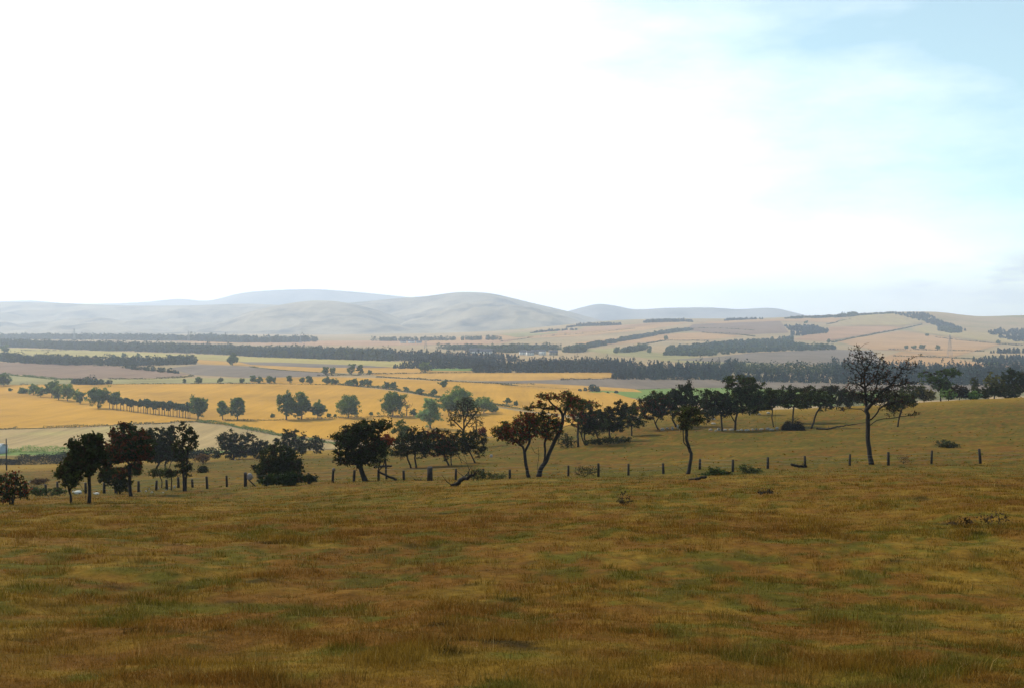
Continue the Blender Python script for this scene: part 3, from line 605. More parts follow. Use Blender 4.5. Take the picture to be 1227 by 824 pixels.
twigpile('black mound of brushwood under the thorn trees left of the bare tree',934,967,501,515)
def fallen(label,pts,r,foot_px,twigs=8,name='fallen_branch',cat='fallen branch'):
    rs=np.random.RandomState(int(foot_px[0])); p=foot(*foot_px); P=[]
    for i,(u,v,rr) in enumerate(pts): c=at(u,v,p[1])-p; P.append([c[0],rs.uniform(-.15,.15)*i,max(c[2],r*.5)])
    P=np.array(P); R=np.array([q[2] for q in pts]); mb=MB()
    S=np.linspace(0,len(P)-1,len(P)*4); PP=np.stack([np.interp(S,range(len(P)),P[:,k]) for k in range(3)],1); PP+=rs.normal(0,r*.25,PP.shape)
    mb.tube(PP,np.interp(S,range(len(P)),R),7); root=thing(name,label,cat,p)
    for i in range(twigs):
        k=rs.randint(1,len(PP)); d=rs.normal(size=3); d[2]=abs(d[2])+.4; d/=np.linalg.norm(d); L=rs.uniform(.3,1.0)
        mb.tube([PP[k],PP[k]+d*L*.5+rs.normal(0,.05,3),PP[k]+d*L+rs.normal(0,.08,3)],[r*.35,r*.2,.008],4,cap=False)
    mb.build('limb',M['bark'],root,smooth=True)
fallen('long fallen branch lying in the grass left of the bare tree trunk',[(978,513,.16),(992,513.5,.15),(1004,511,.13),(1014,509,.1),(1026,508,.06),(1037,505,.03)],.12,(1000,514.5),10)
fallen('forked fallen branch propped up in the weeds left of the front trees',[(541,586,.13),(546,581,.12),(553,575,.11),(562,571,.09),(570,566,.04)],.1,(546,584.5),9)
fallen('short broken branch on the ground beside the thick post',[(496,573,.03),(500,576,.06),(505,576,.07)],.05,(500,576.5),3)
fallen('straight pole leaning against the small light green thorn tree',[(453,564,.08),(463,569,.09),(475,576,.10)],.07,(468,577),0,'leaning_pole','pole')
fallen('dark half-buried log under the brambles beside the S-shaped tree',[(825,575,.08),(834,573,.09),(846,570,.08)],.08,(835,575),2,'log','log')
fallen('dark log in the grass by the fence between S-shaped and bare trees',[(948,556,.12),(956,558,.12),(968,558.5,.1)],.1,(957,560),2,'log','log')
fallen('dark fallen stem beneath the wide dark hawthorn',[(470,558,.1),(462,558,.16),(448,559,.12)],.12,(460,560),4)

# ---------------------------------------------------------------- fence
fposts=[(31,592,17),(55,591,13),(69,590,14),(103,590,13),(125,590,13),(139,590,12),(166,589,13),(187,587,12),(200,586,12),(214,584,14),(231,583.5,11),(248.5,585,15),(272,583,15),(319,581,12),(343,581,13),(370,579,13),(398.5,579,17),(424,578,14),(454,576.5,13),(484,576,12),(546,576,14),(579,573,12),(611,573,11),(681,570,13),(753,569,14),(795,567.5,13),(838.5,562,13),(878,565,15),(920,561,14),(965,559.5,14),(1018,557.5,14),(1064.5,557,16),(1116,555,16),(1175,555,18),(1240,551,16)]
fr=thing('post_and_wire_fence','old post and wire fence running across the pasture behind the open grass','fence',foot(613,574)); fl=np.array(fr.location)
tops=[]
rs=np.random.RandomState(3)
for (u,v,h) in fposts:
    p=foot(u,v); hh=h*p[1]/F; r=rs.uniform(.095,.125); mb=MB(); lean=rs.normal(0,.045,2)
    P=np.array([[0,0,-.25],[lean[0]*.5*hh,lean[1]*.5*hh,hh*.5],[lean[0]*hh,lean[1]*hh,hh]])
    mb.tube(P,[r*1.08,r,r*.93],8); o=mb.build('post',M['wood'],fr,smooth=False); o.location=tuple(p-fl); tops.append((p,hh,lean))
for f_ in (.35,.62,.9):
    mb=MB()
    for a,b in zip(tops[:-1],tops[1:]):
        A=a[0]-fl+np.array([a[2][0]*a[1]*f_,a[2][1]*a[1]*f_-.07,1.1*f_]); B=b[0]-fl+np.array([b[2][0]*b[1]*f_,b[2][1]*b[1]*f_-.07,1.1*f_]); m_=(A+B)/2-np.array([0,0,.06])
        mb.tube([A,m_,B],.009,3,cap=False)
    mb.build('wire',M['wire'],fr)
def post(name,label,u,v,h,r,cat='post',extra=None):
    p=foot(u,v); root=thing(name,label,cat,p); hh=h*p[1]/F; mb=MB(); mb.tube([[0,0,-.3],[.01,0,hh*.5],[0,.01,hh*.97],[0,0,hh]],[r*1.05,r,r*.97,r*.85],10); mb.build('post',M['wood'],root)
    if extra: extra(root,hh)
    return p,hh
post('gate_post','thick square-shouldered dark post standing alone, stoutest in the fence line',515,578,17,.21)
post('gate_post','stout dark post at the right end of the bramble tangle',717,570.5,16,.11)
def brace(root,hh):
    mb=MB(); mb.tube([[.12,0,hh*.62],[.95,.05,-.05]],.055,6); mb.build('brace',M['wood'],root)
p,hh=post('strainer_post','dark strainer post with a slanting brace, pale sack hanging on it',294,582.5,17,.14,extra=brace)
def blob(name,label,cat,loc,r,matl,seed,group=None,sub=3,amp=.25,shrink=(1,1,1)):
    import bmesh
    bm=bmesh.new(); bmesh.ops.create_icosphere(bm,subdivisions=sub,radius=1); rs=np.random.RandomState(seed); off=rs.uniform(0,50,3)
    for v in bm.verts:
        c=np.array(v.co); k=1+amp*(float(fbm(np.array([c[0]*1.3+off[0]+c[2]]),np.array([c[1]*1.3+off[1]-c[2]*.7]),3,seed)[0])-.5)*2
        c=c*k; c=np.sign(c)*abs(c)**.85; v.co=(c[0]*r[0],c[1]*r[1],c[2]*r[2])
    me=bpy.data.meshes.new(name); bm.to_mesh(me); bm.free(); me.materials.append(matl)
    for f in me.polygons: f.use_smooth=(matl is not M['stone'])
    o=bpy.data.objects.new(name,me); C.objects.link(o); o.location=tuple(float(a) for a in loc)
    if label: tag(o,label,cat,group)
    return o
blob('sack','pale bulging sack hanging from the braced strainer post','sack',p+np.array([.42,-.1,hh*.72]),(.24,.16,.30),M['sack'],4)
q=foot(398.5,579); blob('sack','small pale sack caught on a fence post left of the wide hawthorn','sack',q+np.array([.12,-.06,1.15]),(.15,.10,.14),M['sack'],9)
# stones
SG='pale stones of the tumbled wall'; GG='stones of the heap under the left trees'
rs=np.random.RandomState(11); kk=0
stl=[(793,514.5,4,2.2),(799,514,4.5,2.4),(806,513.5,3.5,3.2),(812,513,3,3.6),(816,515,4,2),(852,515.5,3,2),(857,516,2.6,2),(861,515,4,2.6),(870,515.5,4,2.2),(877,515,4,3),(884,516,3,1.6),(888,515,3,1.8),(895,515,4.5,2.4),(902,515,4,2),(907,514.5,4,2),(913,514.5,4.5,2),(919,514.5,3.5,2.2),(925,515,4,2),(930,514,3.5,2.8)]
ordn=['first','second','third','fourth','fifth','sixth','seventh','eighth','ninth','tenth','eleventh','twelfth','thirteenth','fourteenth','fifteenth','sixteenth','seventeenth','eighteenth','nineteenth','twentieth']
def stone(u,v,w,h,label,grp,seed):
    rr=np.random.RandomState(seed); w*=rr.uniform(.6,1.35); h*=rr.uniform(.55,1.3); p=foot(u+rr.uniform(-1,1),v+rr.uniform(-.7,.5)); s=p[1]/F; return blob('stone',label,'stone',p+np.array([0,0,h*s*.35]),(w*s*.62,w*s*.5,h*s*.7),M['stone'],seed,grp,2,.35)
for i,(u,v,w,h) in enumerate(stl): stone(u,v,w,h,f'{ordn[i]} pale stone from the left in the tumbled line under the hawthorns',SG,20+i)
for i,(u,v,w,h) in enumerate([(169,588.5,1.6,2.6),(174,589,1.8,2.8),(178,587,2,3),(183,590,2.5,1.8),(190,586,1.6,2.5),(196,590,2.6,1.8),(203.5,584.5,1.5,3),(208.5,585,2.4,3.6),(199,587.5,1.6,2)]):
    stone(u,v,w,h,f'{ordn[i]} stone from the left in the heap beneath the left thorn trees' if i<8 else 'small dark-edged stone in the middle of the heap beneath the left trees',GG,60+i)
for i,(u,v,w,h,l) in enumerate([(281,550.5,3,1.8,'left one of two white stones under the rounded many-stemmed bush'),(287,550,2.4,1.4,'right one of two white stones under the rounded many-stemmed bush'),(319,579.5,5,2,'flat white stone in the grass beside the long grassy clump'),(589,546,3,3,'white stone at the right end of the middle hawthorns'),(902,495,5,2.6,'large pale stone behind the tall rounded hawthorn'),(909,496,4,2,'medium pale stone behind the tall rounded hawthorn'),(920,495,5,2,'flat pale stone left of the thin pale stems'),(855,508,4,1.4,'lone flat white stone left of the round-crowned hawthorn'),(855,502,4,1.6,'grey stone in the shade left of the round-crowned hawthorn'),(367,577,3,2.5,'grey stone under the dark scrub left of the wide hawthorn'),(36,577,3,1.6,'pale stone left of the rusty brown bush')]):
    stone(u,v,w,h,l,None,90+i)
shrub('dark little scrub bush behind the fence left of the wide hawthorn',(371,580),[(371,573,6,4)],nleaf=900,leaf=.15)
def sheep(label,u,v,L,face,seed):
    p=foot(u,v); s=p[1]/F; k=L*s/1.15; root=thing('sheep',label,'sheep',p,'sheep resting by the left trees'); root.scale=(k*face,k,k)
    b=blob('body',None,None,(0,0,0),(.52,.28,.26),M['wool'],seed,None,3,.12); b.parent=root; b.location=(.05,0,.24)
    n=blob('head',None,None,(0,0,0),(.17,.09,.09),M['wool'],seed+1,None,2,.08); n.parent=root; n.location=(-.60,0,.34); n.rotation_euler=(0,-.5,0)
    for sgn in (-1,1):
        e=blob('ear',None,None,(0,0,0),(.02,.07,.035),M['skin'],seed+3,None,2,.05); e.parent=root; e.location=(-.52,.10*sgn,.42)
        l=MB(); l.tube([[-.30,.17*sgn,.14],[-.42,.2*sgn,.10],[-.52,.19*sgn,.03]],[.06,.045,.035],6); l.build('leg',M['skin'],root,smooth=True)
        l=MB(); l.tube([[.42,.2*sgn,.14],[.30,.26*sgn,.08],[.44,.27*sgn,.03]],[.07,.045,.035],6); l.build('leg',M['skin'],root,smooth=True)
sheep('white sheep lying stretched out between the two left thorn trees',93,590.5,10,1,3)
sheep('white sheep curled up right of the two-stemmed thorn tree',115.5,590.8,6.5,1,8)
# poles
def pole(label,u,v,h,Y,arms=True):
    p=stand(u,Y) ; s=Y/F; top=at(u,v,Y)[2]-p[2]; root=thing('utility_pole',label,'utility pole',p,'utility poles'); mb=MB(); mb.tube([[0,0,-.4],[0,0,top*.5],[0,0,top]],[.16,.14,.11],8); mb.build('pole',M['wood'],root)
    if arms:
        mb=MB(); mb.box(-1.1,.25,-.06,.06,top*.80,top*.80+.12); mb.build('crossarm',M['wood'],root)
        for x in (-1.0,-.5):
            mb=MB(); mb.tube([[x,0,top*.80+.12],[x,0,top*.80+.34]],[.05,.03],6); mb.build('insulator',M['render'],root)
pole('tall dark utility pole at the left edge, by the hedge',6,525,45,235)
pole('short distant utility pole in the hedge below the tan field',75,538,12,440,False)
pole('thin pole standing behind the middle hawthorns',571,505,12,300,False)

# ---------------------------------------------------------------- mid distance broadleaf trees
def auto_tree(name,label,cat,u,v,w,h,seed,col=(.055,.085,.022),dens=1.,group=None,Y=None,bare=False,trunkh=.22,leafpx=1.0,low=False):
    rs=np.random.RandomState(seed); p=foot(u,v) if Y is None else stand(u,Y); s=p[1]/F; W_=w*s/2; H=h*s
    t0=H*trunkh; L=[]
    n=7+rs.randint(3)
    for i in range(n):
        a=i*2.4+rs.uniform(-.4,.4); r=rs.uniform(.35,.66)*W_; z=t0+(H-t0)*rs.uniform(.22,.78); rr=W_*rs.uniform(.34,.5)
        L.append((math.cos(a)*r,math.sin(a)*r,z,rr,rr,min(rr*.9,(H-z)*.9,(z-t0*.5)*.8+.1)))
    L.append((rs.uniform(-.2,.2)*W_,0,H*.80,W_*.5,W_*.5,H*.18)); L.append((0,0,t0+(H-t0)*.42,W_*.8,W_*.8,(H-t0)*.38))
    tr=[[(0,0,-.3),(rs.uniform(-.03,.03)*H,0,t0),(rs.uniform(-.06,.06)*H,0,H*.55)]]
    area=w*h; nl=int(area*11*dens)+140
    return make_tree(name,label,cat,p,p[1],tr,L,natt=110 if bare else 30 if area<150 else (60 if area<500 else 95),leaf=s*1.5*leafpx,nleaf=0 if bare else nl,col=col,col2=(col[0]*1.25,col[1]*1.15,col[2],.3),
        base=H*.028,tip=max(.03,s*.16) if bare else max(.03,s*.1),seed=seed,group=group,mats=('leaf_mid','bark_mid'),spread=.42,var=.3,parts=('trunk','crown') if not low else ('stems','foliage'))
GN=(.064,.095,.016); G2=(.048,.075,.014); G3=(.082,.115,.02); LG=(.10,.15,.05)
OG='field trees in the wheat'
mids=[(4,462,18,14,G2,'round green tree at the left edge, by the wheat field'),
(40,473,13,14,GN,'leftmost oak of the curved group in the wheat'),(49,475.5,11,12,G3,'small open oak, second in the curved group in the wheat'),(62,476,18,22,G2,'dark tall oak in the middle of the curved group'),(70,479,16,20,GN,'tall oak just right of the dark one in the curved group'),(81,480.5,19,22,G3,'broad oak with bright top in the curved group'),(96,483.5,14,17,GN,'rightmost small round oak of the curved group'),
(118,489,25,25,G2,'big dense oak at the left end of the long tree row'),(139,482,12,14,GN,'open umbrella-shaped tree behind the start of the long tree row'),
(237,503,22,31,G2,'tall oak at the right end of the long tree row'),(267,503,17,24,GN,'left one of two oaks beside the tan field corner'),(284,503,19,29,G2,'right one of two oaks beside the tan field corner'),
(343,503,22,36,G2,'tall dark oak, left of three on the field boundary'),(361,502,24,31,G2,'middle oak of three on the field boundary'),(381,501.5,19,23,G2,'small oak, right of three on the field boundary'),
(417,500.5,28,28,GN,'lone round-headed oak midway along the field boundary'),(470,499,30,31,G2,'dark lone oak left of the leafless tree on the boundary'),
(516,513,28,38,LG,'pale green open tree rising over the middle hawthorns'),(538,497,28,27,GN,'oak with spreading crown behind the gnarled tree'),(556,496,34,32,GN,'widest oak of the cluster behind the gnarled tree'),(580,495,24,20,G3,'small leaning oak at the right end of that cluster')]
for i,(u,v,w,h,c,l) in enumerate(mids): auto_tree('oak_tree',l,'oak tree',u,v,w,h,200+i,c,group=OG,trunkh=.12)
auto_tree('bare_tree','leafless brown tree on the field boundary beside a dark oak','tree',487,498,16,23,260,bare=True)
for i,(u,v,w,h,l) in enumerate([(394,499.5,6,5,'small round bush right of the three boundary oaks'),(401.5,499,4,3.5,'tiny bush left of the lone round-headed oak'),(495,498,9,9,'rounded bush at the foot of the leafless tree'),(445,497.5,5,5,'faint little bush between lone oak and dark oak'),(592,493.5,12,8,'dark round bush right of the oak cluster'),(12,468.5,5,4,'tiny round bush at far left of the wheat field'),(27,471,15,6,'low dark bush left of the curved oak group'),(327,500,6,5,'little bush left of the three boundary oaks')]):
    auto_tree('shrub',l,'shrub',u,v,w,h,300+i,G2,group='small bushes in the wheat',trunkh=.02,low=True)
# the long row of slim trees
n=30
for i in range(n):
    t=i/(n-1); rsx=np.random.RandomState(400+i); u=131+97*t+rsx.uniform(-1.3,1.3); v=490+11.5*t+rsx.uniform(-.3,.3)
    if i<5:
        protos=globals().setdefault('protos',[]); o=auto_tree('slim_tree','x','tree',u,v,8.0,16-2*t+rsx.uniform(-1.5,1.5),420+i,(.035,.05,.018),dens=1.3,trunkh=.42); protos.append(o)
    else:
        o=copy_thing(protos[rsx.randint(5)],foot(u,v),rsx.uniform(0,6),(lambda k_:(k_,k_,rsx.uniform(.78,1.22)))(rsx.uniform(.7,1.1)))
    tail=('from the left end' if i<15 else 'from the right end'); k=i if i<15 else n-1-i
    o['label']=f'slim dark tree, {ordn[k]} {tail} of the long row across the wheat'; o['group']='long row of slim trees across the wheat'
# hedge-line shrubs and lone far trees
hs=[(310,458.5,9,7),(325,459,11,9),(347,459,7,9),(362,459,7,8),(371,459.5,11,10),(392,460,11,9),(401,460.5,11,6),(418,461.5,9,7),(424,462.5,10,9),(434,462.5,8,8),(441,463,9,10),(463,465.5,10,8),(471,466,9,9),(487,468,7,5),(503,472.5,10,8),(519.5,474.5,10,10),(303,457,9,8)]
for i,(u,v,w,h) in enumerate(sorted(hs)): auto_tree('hedge_tree',f'round dark bush, {ordn[i]} from the left along the far edge of the wheat','hedge tree',u,v,w,h,500+i,G2,group='round bushes along the far edge of the wheat',trunkh=.05,dens=1.4,low=True)
hs=[(221,459.5,4,7,'slim bush at the far wheat edge, left of the larger round one'),(238,459,9,8,'larger round bush at the far wheat edge on the left'),(264,458.5,7,6,'small bush at the far wheat edge between two larger ones'),(290,458.5,7,6,'low bush at the far wheat edge before the long bush row'),(532,464.5,11,10,'lone round dark tree standing in the orange field'),(510,446,14,12,'lone wide tree on the hedge before the far plantation'),
(390,449.5,10,11,'left one of the paired dark trees on the far hedge'),(398,449.5,9,10,'right one of the paired dark trees on the far hedge'),(421,449,10,14,'tall oval tree, left of two on the far hedge'),(432,449,9,13,'tall oval tree, right of two on the far hedge'),(443,449,5,7,'small tree right of the two oval ones'),(279,437.5,13,15,'big lone round tree beyond the grey ploughed field'),(6,423,9,10,'dark tree at the left edge by the far pale field'),(136,428.5,4,4,'tiny faint tree left above the long wood'),(148,428.5,6,6,'small round tree above the long wood'),(165,428.5,4,6,'thin small tree above the long wood'),
(608,484,8,9,'round bush on the hedge left of the forked front tree'),(618,486,6,6,'smaller round bush on the hedge left of the forked front tree'),(538,482.5,9,7,'low bush at the hedge behind the oak cluster')]
for i,(u,v,w,h,l) in enumerate(hs): auto_tree('field_tree',l,'tree',u,v,w,h,540+i,G2,trunkh=.1,dens=1.4)
hs=[(1086,418,4.5,4),(1095,418,6,4.5),(1105,418,7,5),(1124,418.5,6,5)]
for i,(u,v,w,h) in enumerate(hs): auto_tree('field_tree',f'{ordn[i]} tree from the left of the four on the hillside field line','tree',u,v,w,h,580+i,G2,group='four trees on the hillside field line',trunkh=.05,dens=2)
for i,(u,v,w,h,l) in enumerate([(1111,403,4,3,'small lone tree high on the hillside pasture'),(1196,412,5,4.5,'lone tree on the right hillside hedge'),(739,423,7,8,'dark round tree on the slope right of the village wood'),(778,423,5,6,'small pointed tree in the pale patch below the slope wood'),(798,407,5,5,'lone tree in the middle of the hillside stubble'),(966,387.5,4,3,'tiny tree just above the hillside copse'),(993,411,4,5,'small tree at the end of the hillside hedge'),(1185,440,5,6,'dark tree by the right hillside wood'),(1194,439,6,5,'pale tree by the right hillside wood')]):
    auto_tree('field_tree',l,'tree',u,v,w,h,600+i,G2,trunkh=.05,dens=2)
print('mid trees',time.time()-T0)

# ---------------------------------------------------------------- hedges
def hedge(label,pts,h=1.6,w=1.6,col=(.045,.065,.018),name='hedge',gaps=.1,dens=1.):
    P=cast([p[0] for p in pts],[p[1] for p in pts]); rs=np.random.RandomState(int(pts[0][0]*3+pts[0][1]*5+999)); mb=MB(); o0=P[0]
    L=np.linalg.norm(np.diff(P,axis=0),axis=1); n=0
    Ym=P[:,1].mean(); sz=max(.35,Ym/F*1.3); 
    N=int(L.sum()*(h+w)/(sz*sz)*2.6*dens)+50; N=min(N,26000)
    c=np.r_[0,np.cumsum(L)]; s=rs.uniform(0,c[-1],N); q=np.stack([np.interp(s,c,P[:,k]) for k in range(3)],1)
    hh=h*(.55+.9*vnoise(s/6,s*0+3,7))*np.where(vnoise(s/14,s*0+9,3)<gaps*2,.25,1)
    q[:,0]+=rs.normal(0,w*.35,N); q[:,1]+=rs.normal(0,w*.35,N); q[:,2]=zf(q[:,0],q[:,1])+hh*rs.uniform(0,1,N)**.8
    leaves(mb,q-o0,sz,np.asarray(col),rs,var=.3); o=mb.build(name,M['leaf' if dens>1.5 else 'leaf_mid'],usecol=True); o.location=tuple(o0); tag(o,label,'hedge'); return o
hedge('thin dark hedge between the deep orange wheat and the tan field',[(W,515.5),(0,514.5),(100,511.5),(200,507),(236,505.5)],1.3,1.4,(.06,.06,.02))
hedge('green hedge curving along the right end of the tan field',[(236,505.5),(270,508),(300,515),(350,524),(400,532),(425,537)],1.6,2.2,(.07,.10,.022))
hedge('bright green hedge along the bottom of the tan field, far left',[(W,542),(0,541.5),(40,542),(90,543)],2.6,3.5,(.11,.16,.03),gaps=.0)
hedge('long dark hedge under the green strip on the left',[(W,557.5),(0,556.5),(60,555.5),(110,554),(160,552),(240,548.5),(262,547.5)],2.8,2.6,(.012,.017,.006),gaps=0,dens=3)
hedge('thin boundary hedge under the line of oaks',[(270,504),(330,503.5),(400,501),(470,499),(530,498)],1.0,1.2,(.07,.07,.02))
hedge('low hedge running down behind the round bushes to the oak cluster',[(405,461),(440,463.5),(470,466.5),(500,471.5),(530,477),(600,486),(640,492)],1.8,2.5,(.05,.06,.02))
hedge('straight hedge below the far round bushes, left part',[(W,461.5),(30,461),(130,460.2),(220,459.8),(310,459.5),(400,461)],1.2,1.4,(.06,.06,.02),gaps=.25)
hedge('thin hedge between the two orange fields in the middle',[(450,451.5),(500,454),(540,457),(600,460),(640,460.5)],1.3,1.5,(.05,.05,.02))
hedge('hedge running right from the paired trees to the plantation',[(380,450),(450,448.2),(510,447),(570,446.3),(600,446.5)],1.4,1.5,(.05,.05,.02))
hedge('broken hedge on the upper edge of the grey ploughed field',[(300,440),(345,444),(395,447),(430,449.5)],1.5,2,(.055,.06,.02),gaps=.3)
hedge('curved green hedge below the reddish ploughed field',[(5,449),(30,451),(60,454),(100,455.5)],2.0,3,(.06,.08,.02))
hedge('dark hedge along the right bottom of the reddish ploughed field',[(130,454.5),(180,454),(210,452.8),(232,450.5)],1.6,2,(.045,.05,.02))
hedge('faint hedge in the pale field beyond the long wood',[(25,420),(60,420.5),(80,420.3)],1.8,2,(.08,.07,.03))
hedge('hedge on the upper edge of the middle grey ploughed field',[(672,455.5),(690,455),(740,454),(760,453)],1.8,2,(.05,.04,.025))
hedge('hedge along the lower edge of the middle grey ploughed field',[(600,461),(640,463.5),(700,467),(740,467.5),(790,465.5)],1.2,2,(.06,.06,.025),gaps=.3)
hedge('long hillside hedge climbing right towards the ridge wood',[(996,410.5),(1020,406),(1050,400),(1080,394.5),(1105,389)],3.2,4,(.05,.055,.03))
hedge('hillside hedge running down right past the pylon',[(1120,404.5),(1150,408),(1190,411.5),(1225,414)],2.6,3,(.05,.055,.03))
hedge('hedge line through the four hillside trees',[(1065,419),(1100,419.5),(1150,420.5),(1180,421)],2.6,3,(.05,.055,.03))
hedge('hillside hedge above the pale stubble below the pylon',[(1070,427),(1110,428),(1150,429.5),(1165,430)],2.4,3,(.06,.06,.03))
hedge('hedge along the top of the long stubble strip on the slope',[(820,393.5),(870,394),(905,396.5)],2.6,3,(.05,.055,.03))
hedge('upper hedge across the grey hillside field',[(840,398.5),(880,400.5),(905,403.5)],2.4,3,(.05,.055,.03))
hedge('hedge running from the hillside tree across the stubble',[(770,413),(798,408),(850,408.5)],2.4,3,(.05,.055,.03))
hedge('thin pinkish-brown hedge across the lower left of the slope',[(600,409.5),(640,404),(700,400),(760,394)],2.6,3,(.07,.06,.035),gaps=.3)
hedge('short hedge climbing right above the hillside copse',[(990,389),(1005,385.5),(1020,382)],2.8,3,(.06,.06,.03))
print('hedges',time.time()-T0)

# ---------------------------------------------------------------- woods (masses of trees)
def woodmesh(name,label,pts,h,cols,seed,conifer,per,trunks=False,sz=None,taper=None):
    if len(pts)>60 and seed not in (22,23,24,18,20):
        kk=fbm(pts[:,0]/38,pts[:,1]/38,3,seed+300)>(.43 if seed>=25 else .36); pts=pts[kk]; taper=None if taper is None else taper[kk]
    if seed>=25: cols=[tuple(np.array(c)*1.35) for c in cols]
    rs=np.random.RandomState(seed); o0=pts[0]; n=len(pts); mb=MB()
    Ym=pts[:,1].mean(); Wn=conifer
    H=h*(.84 if Wn else 1)*rs.uniform(.66,1.25,n)*np.where(rs.uniform(0,1,n)<.05,1.3,1)*(1 if taper is None else taper); Wd=H*(.26 if conifer else .42)*rs.uniform(.8,1.25,n)
    per=int(per*1.7); idx=np.repeat(np.arange(n),per); k=len(idx); a=rs.uniform(0,6.283,k)
    if conifer:
        t=rs.uniform(0,1,k)**1.3; r=Wd[idx]*(1-t)**.8*rs.uniform(.5,1.1,k)*1.2; z=H[idx]*(.06+.94*t)
    else:
        d=rs.normal(size=(k,3)); d/=np.linalg.norm(d,axis=1)[:,None]; rr=rs.uniform(.45,1,k)**.5
        r=Wd[idx]*np.hypot(d[:,0],d[:,1])*rr*(1+.25*np.sin(a*3+idx)); z=H[idx]*(.5+.48*d[:,2]*rr); low=rs.uniform(0,1,k)<.22; z=np.where(low,H[idx]*rs.uniform(0,.4,k),z)
    P=np.stack([pts[idx,0]+np.cos(a)*r,pts[idx,1]+np.sin(a)*r,pts[idx,2]+z],1)-o0
    s=sz or max(1.5,Ym/F*1.9)
    cc=np.asarray(cols)[rs.randint(0,len(cols),n)][idx]
    leaves(mb,P,s*(1 if conifer else 1.15),cc,rs,var=.3)
    o=mb.build(name,M['needle'],usecol=True); o.location=tuple(o0); tag(o,label,'wood',kind='stuff'); return o
CON=[(.012,.033,.038),(.018,.042,.040),(.010,.024,.030),(.026,.050,.036)]; DEC=[(.028,.055,.042),(.05,.07,.025),(.032,.05,.02),(.06,.08,.03)]
def strip(label,front,depth,h,conifer=False,sp=7,seed=1,cols=None,per=34,name='wood',taper=False):
    P=cast([p[0] for p in front],[p[1] for p in front]); L=np.r_[0,np.cumsum(np.linalg.norm(np.diff(P,axis=0),axis=1))]; rs=np.random.RandomState(seed)
    nd=max(1,int(depth/sp)); out=[]; tps=[]
    for k in range(nd):
        s=np.arange(0,L[-1],sp); s=s+rs.uniform(-sp*.4,sp*.4,len(s)); q=np.stack([np.interp(s,L,P[:,j]) for j in range(2)],1)
        sc=(q[:,1]+k*sp)/q[:,1]; q=q*sc[:,None]+rs.normal(0,sp*.25,q.shape); out.append(q); tps.append(.35+.65*np.sqrt(np.clip(np.minimum(s,L[-1]-s)/(h*4),0,1)) if taper else np.ones(len(s)))
    q=np.vstack(out); tp=np.concatenate(tps)*(.82+.36*fbm(q[:,0]/60,q[:,1]/60,2,seed)); pts=np.column_stack([q,zf(q[:,0],q[:,1])-.3])
    if len(pts)>7000: kk=rs.choice(len(pts),7000,False); pts=pts[kk]; tp=tp[kk]
    return woodmesh(name,label,pts,h,cols or (CON if conifer else DEC),seed,conifer,per,taper=tp)
def area(label,poly,h,conifer=True,sp=11,seed=1,cols=None,per=30):
    P=np.asarray(poly,float); rs=np.random.RandomState(seed); u0,v0=P.min(0); u1,v1=P.max(0)
    W_=cast(P[:,0],P[:,1])[:,:2]; lo=W_.min(0); hi=W_.max(0); nx=int((hi[0]-lo[0])/sp)+1; ny=int((hi[1]-lo[1])/sp)+1
    gx,gy=np.meshgrid(lo[0]+np.arange(nx)*sp,lo[1]+np.arange(ny)*sp); q=np.stack([gx.ravel(),gy.ravel()],1)+rs.uniform(-sp*.45,sp*.45,(nx*ny,2))
    ins=np.zeros(len(q),bool)
    for a,b in zip(W_,np.roll(W_,-1,0)):
        c=((a[1]>q[:,1])!=(b[1]>q[:,1])); xx=(b[0]-a[0])*(q[:,1]-a[1])/(b[1]-a[1]+1e-9)+a[0]; ins^=(c&(q[:,0]<xx))
    q=q[ins]
    if len(q)<4: q=W_.copy()
    if len(q)>6000: q=q[rs.choice(len(q),6000,False)]
    pts=np.column_stack([q,zf(q[:,0],q[:,1])-.3]); return woodmesh('wood',label,pts,h,cols or (CON if conifer else DEC),seed,conifer,per)
strip('long dark deciduous wood between the pale field and the reddish ploughed field',[(2,432.5),(30,435),(60,436.5),(100,438),(160,438.5),(200,437.5),(235,436)],90,11,False,8,11)
strip('scattered bushes along the near side of the long dark wood',[(146,440.5),(160,442),(180,444),(200,446),(215,447.5)],14,6,False,8,12,taper=True)
strip('clump of dark bushes between khaki field and wheat on the left',[(86,460),(110,461),(130,460)],18,8.5,False,6,13,per=50,taper=True)
strip('wide dark wood across the valley on the left',[(W,416),(0,416),(100,419.5),(250,424),(310,427.5),(400,430.5),(470,432.8)],260,14,False,13,14,per=28)
strip('far grey wood at the foot of the hills on the left',[(W,407),(0,406.5),(120,407),(240,409),(300,411),(380,410)],250,17,False,16,15,per=20)
strip('dark conifer wood in the middle valley below the village',[(300,427),(400,430.5),(475,432),(560,434),(620,433)],190,14,True,11,16,per=26,taper=True)
strip('clipped-looking conifer block left of centre behind the orange field',[(474,441.5),(520,441.8),(569,442),(600,442)],120,15,True,8,17,per=30,taper=True)
strip('dark conifer plantation behind the central orange fields',[(569,446.5),(600,446.5),(650,446.5),(740,446)],140,14,True,8,18,per=36)
strip('tall dark plantation at the centre right, spreading behind the ploughed field',[(640,446),(735,446),(760,447)],190,14,True,9,19,per=30)
strip('dense dark plantation nearest the grey ploughed field',[(737,454.3),(780,455),(830,455),(872,454.5)],170,13,True,7.5,20,per=36,taper=True)
strip('spiky conifer belt above the dense plantation on the right',[(760,449),(820,449),(870,448),(884,446)],130,14,True,10,21,per=30)
strip('deciduous wood left of the tall bare tree, behind the ploughed strip',[(885,447),(930,448.5),(1000,450),(1060,451)],60,13,False,8,22,per=36)
strip('low dark conifer belt under the deciduous wood on the right',[(866,457),(930,458),(1000,459.5),(1100,461),(1300,464)],80,9.5,True,7,23,per=34)
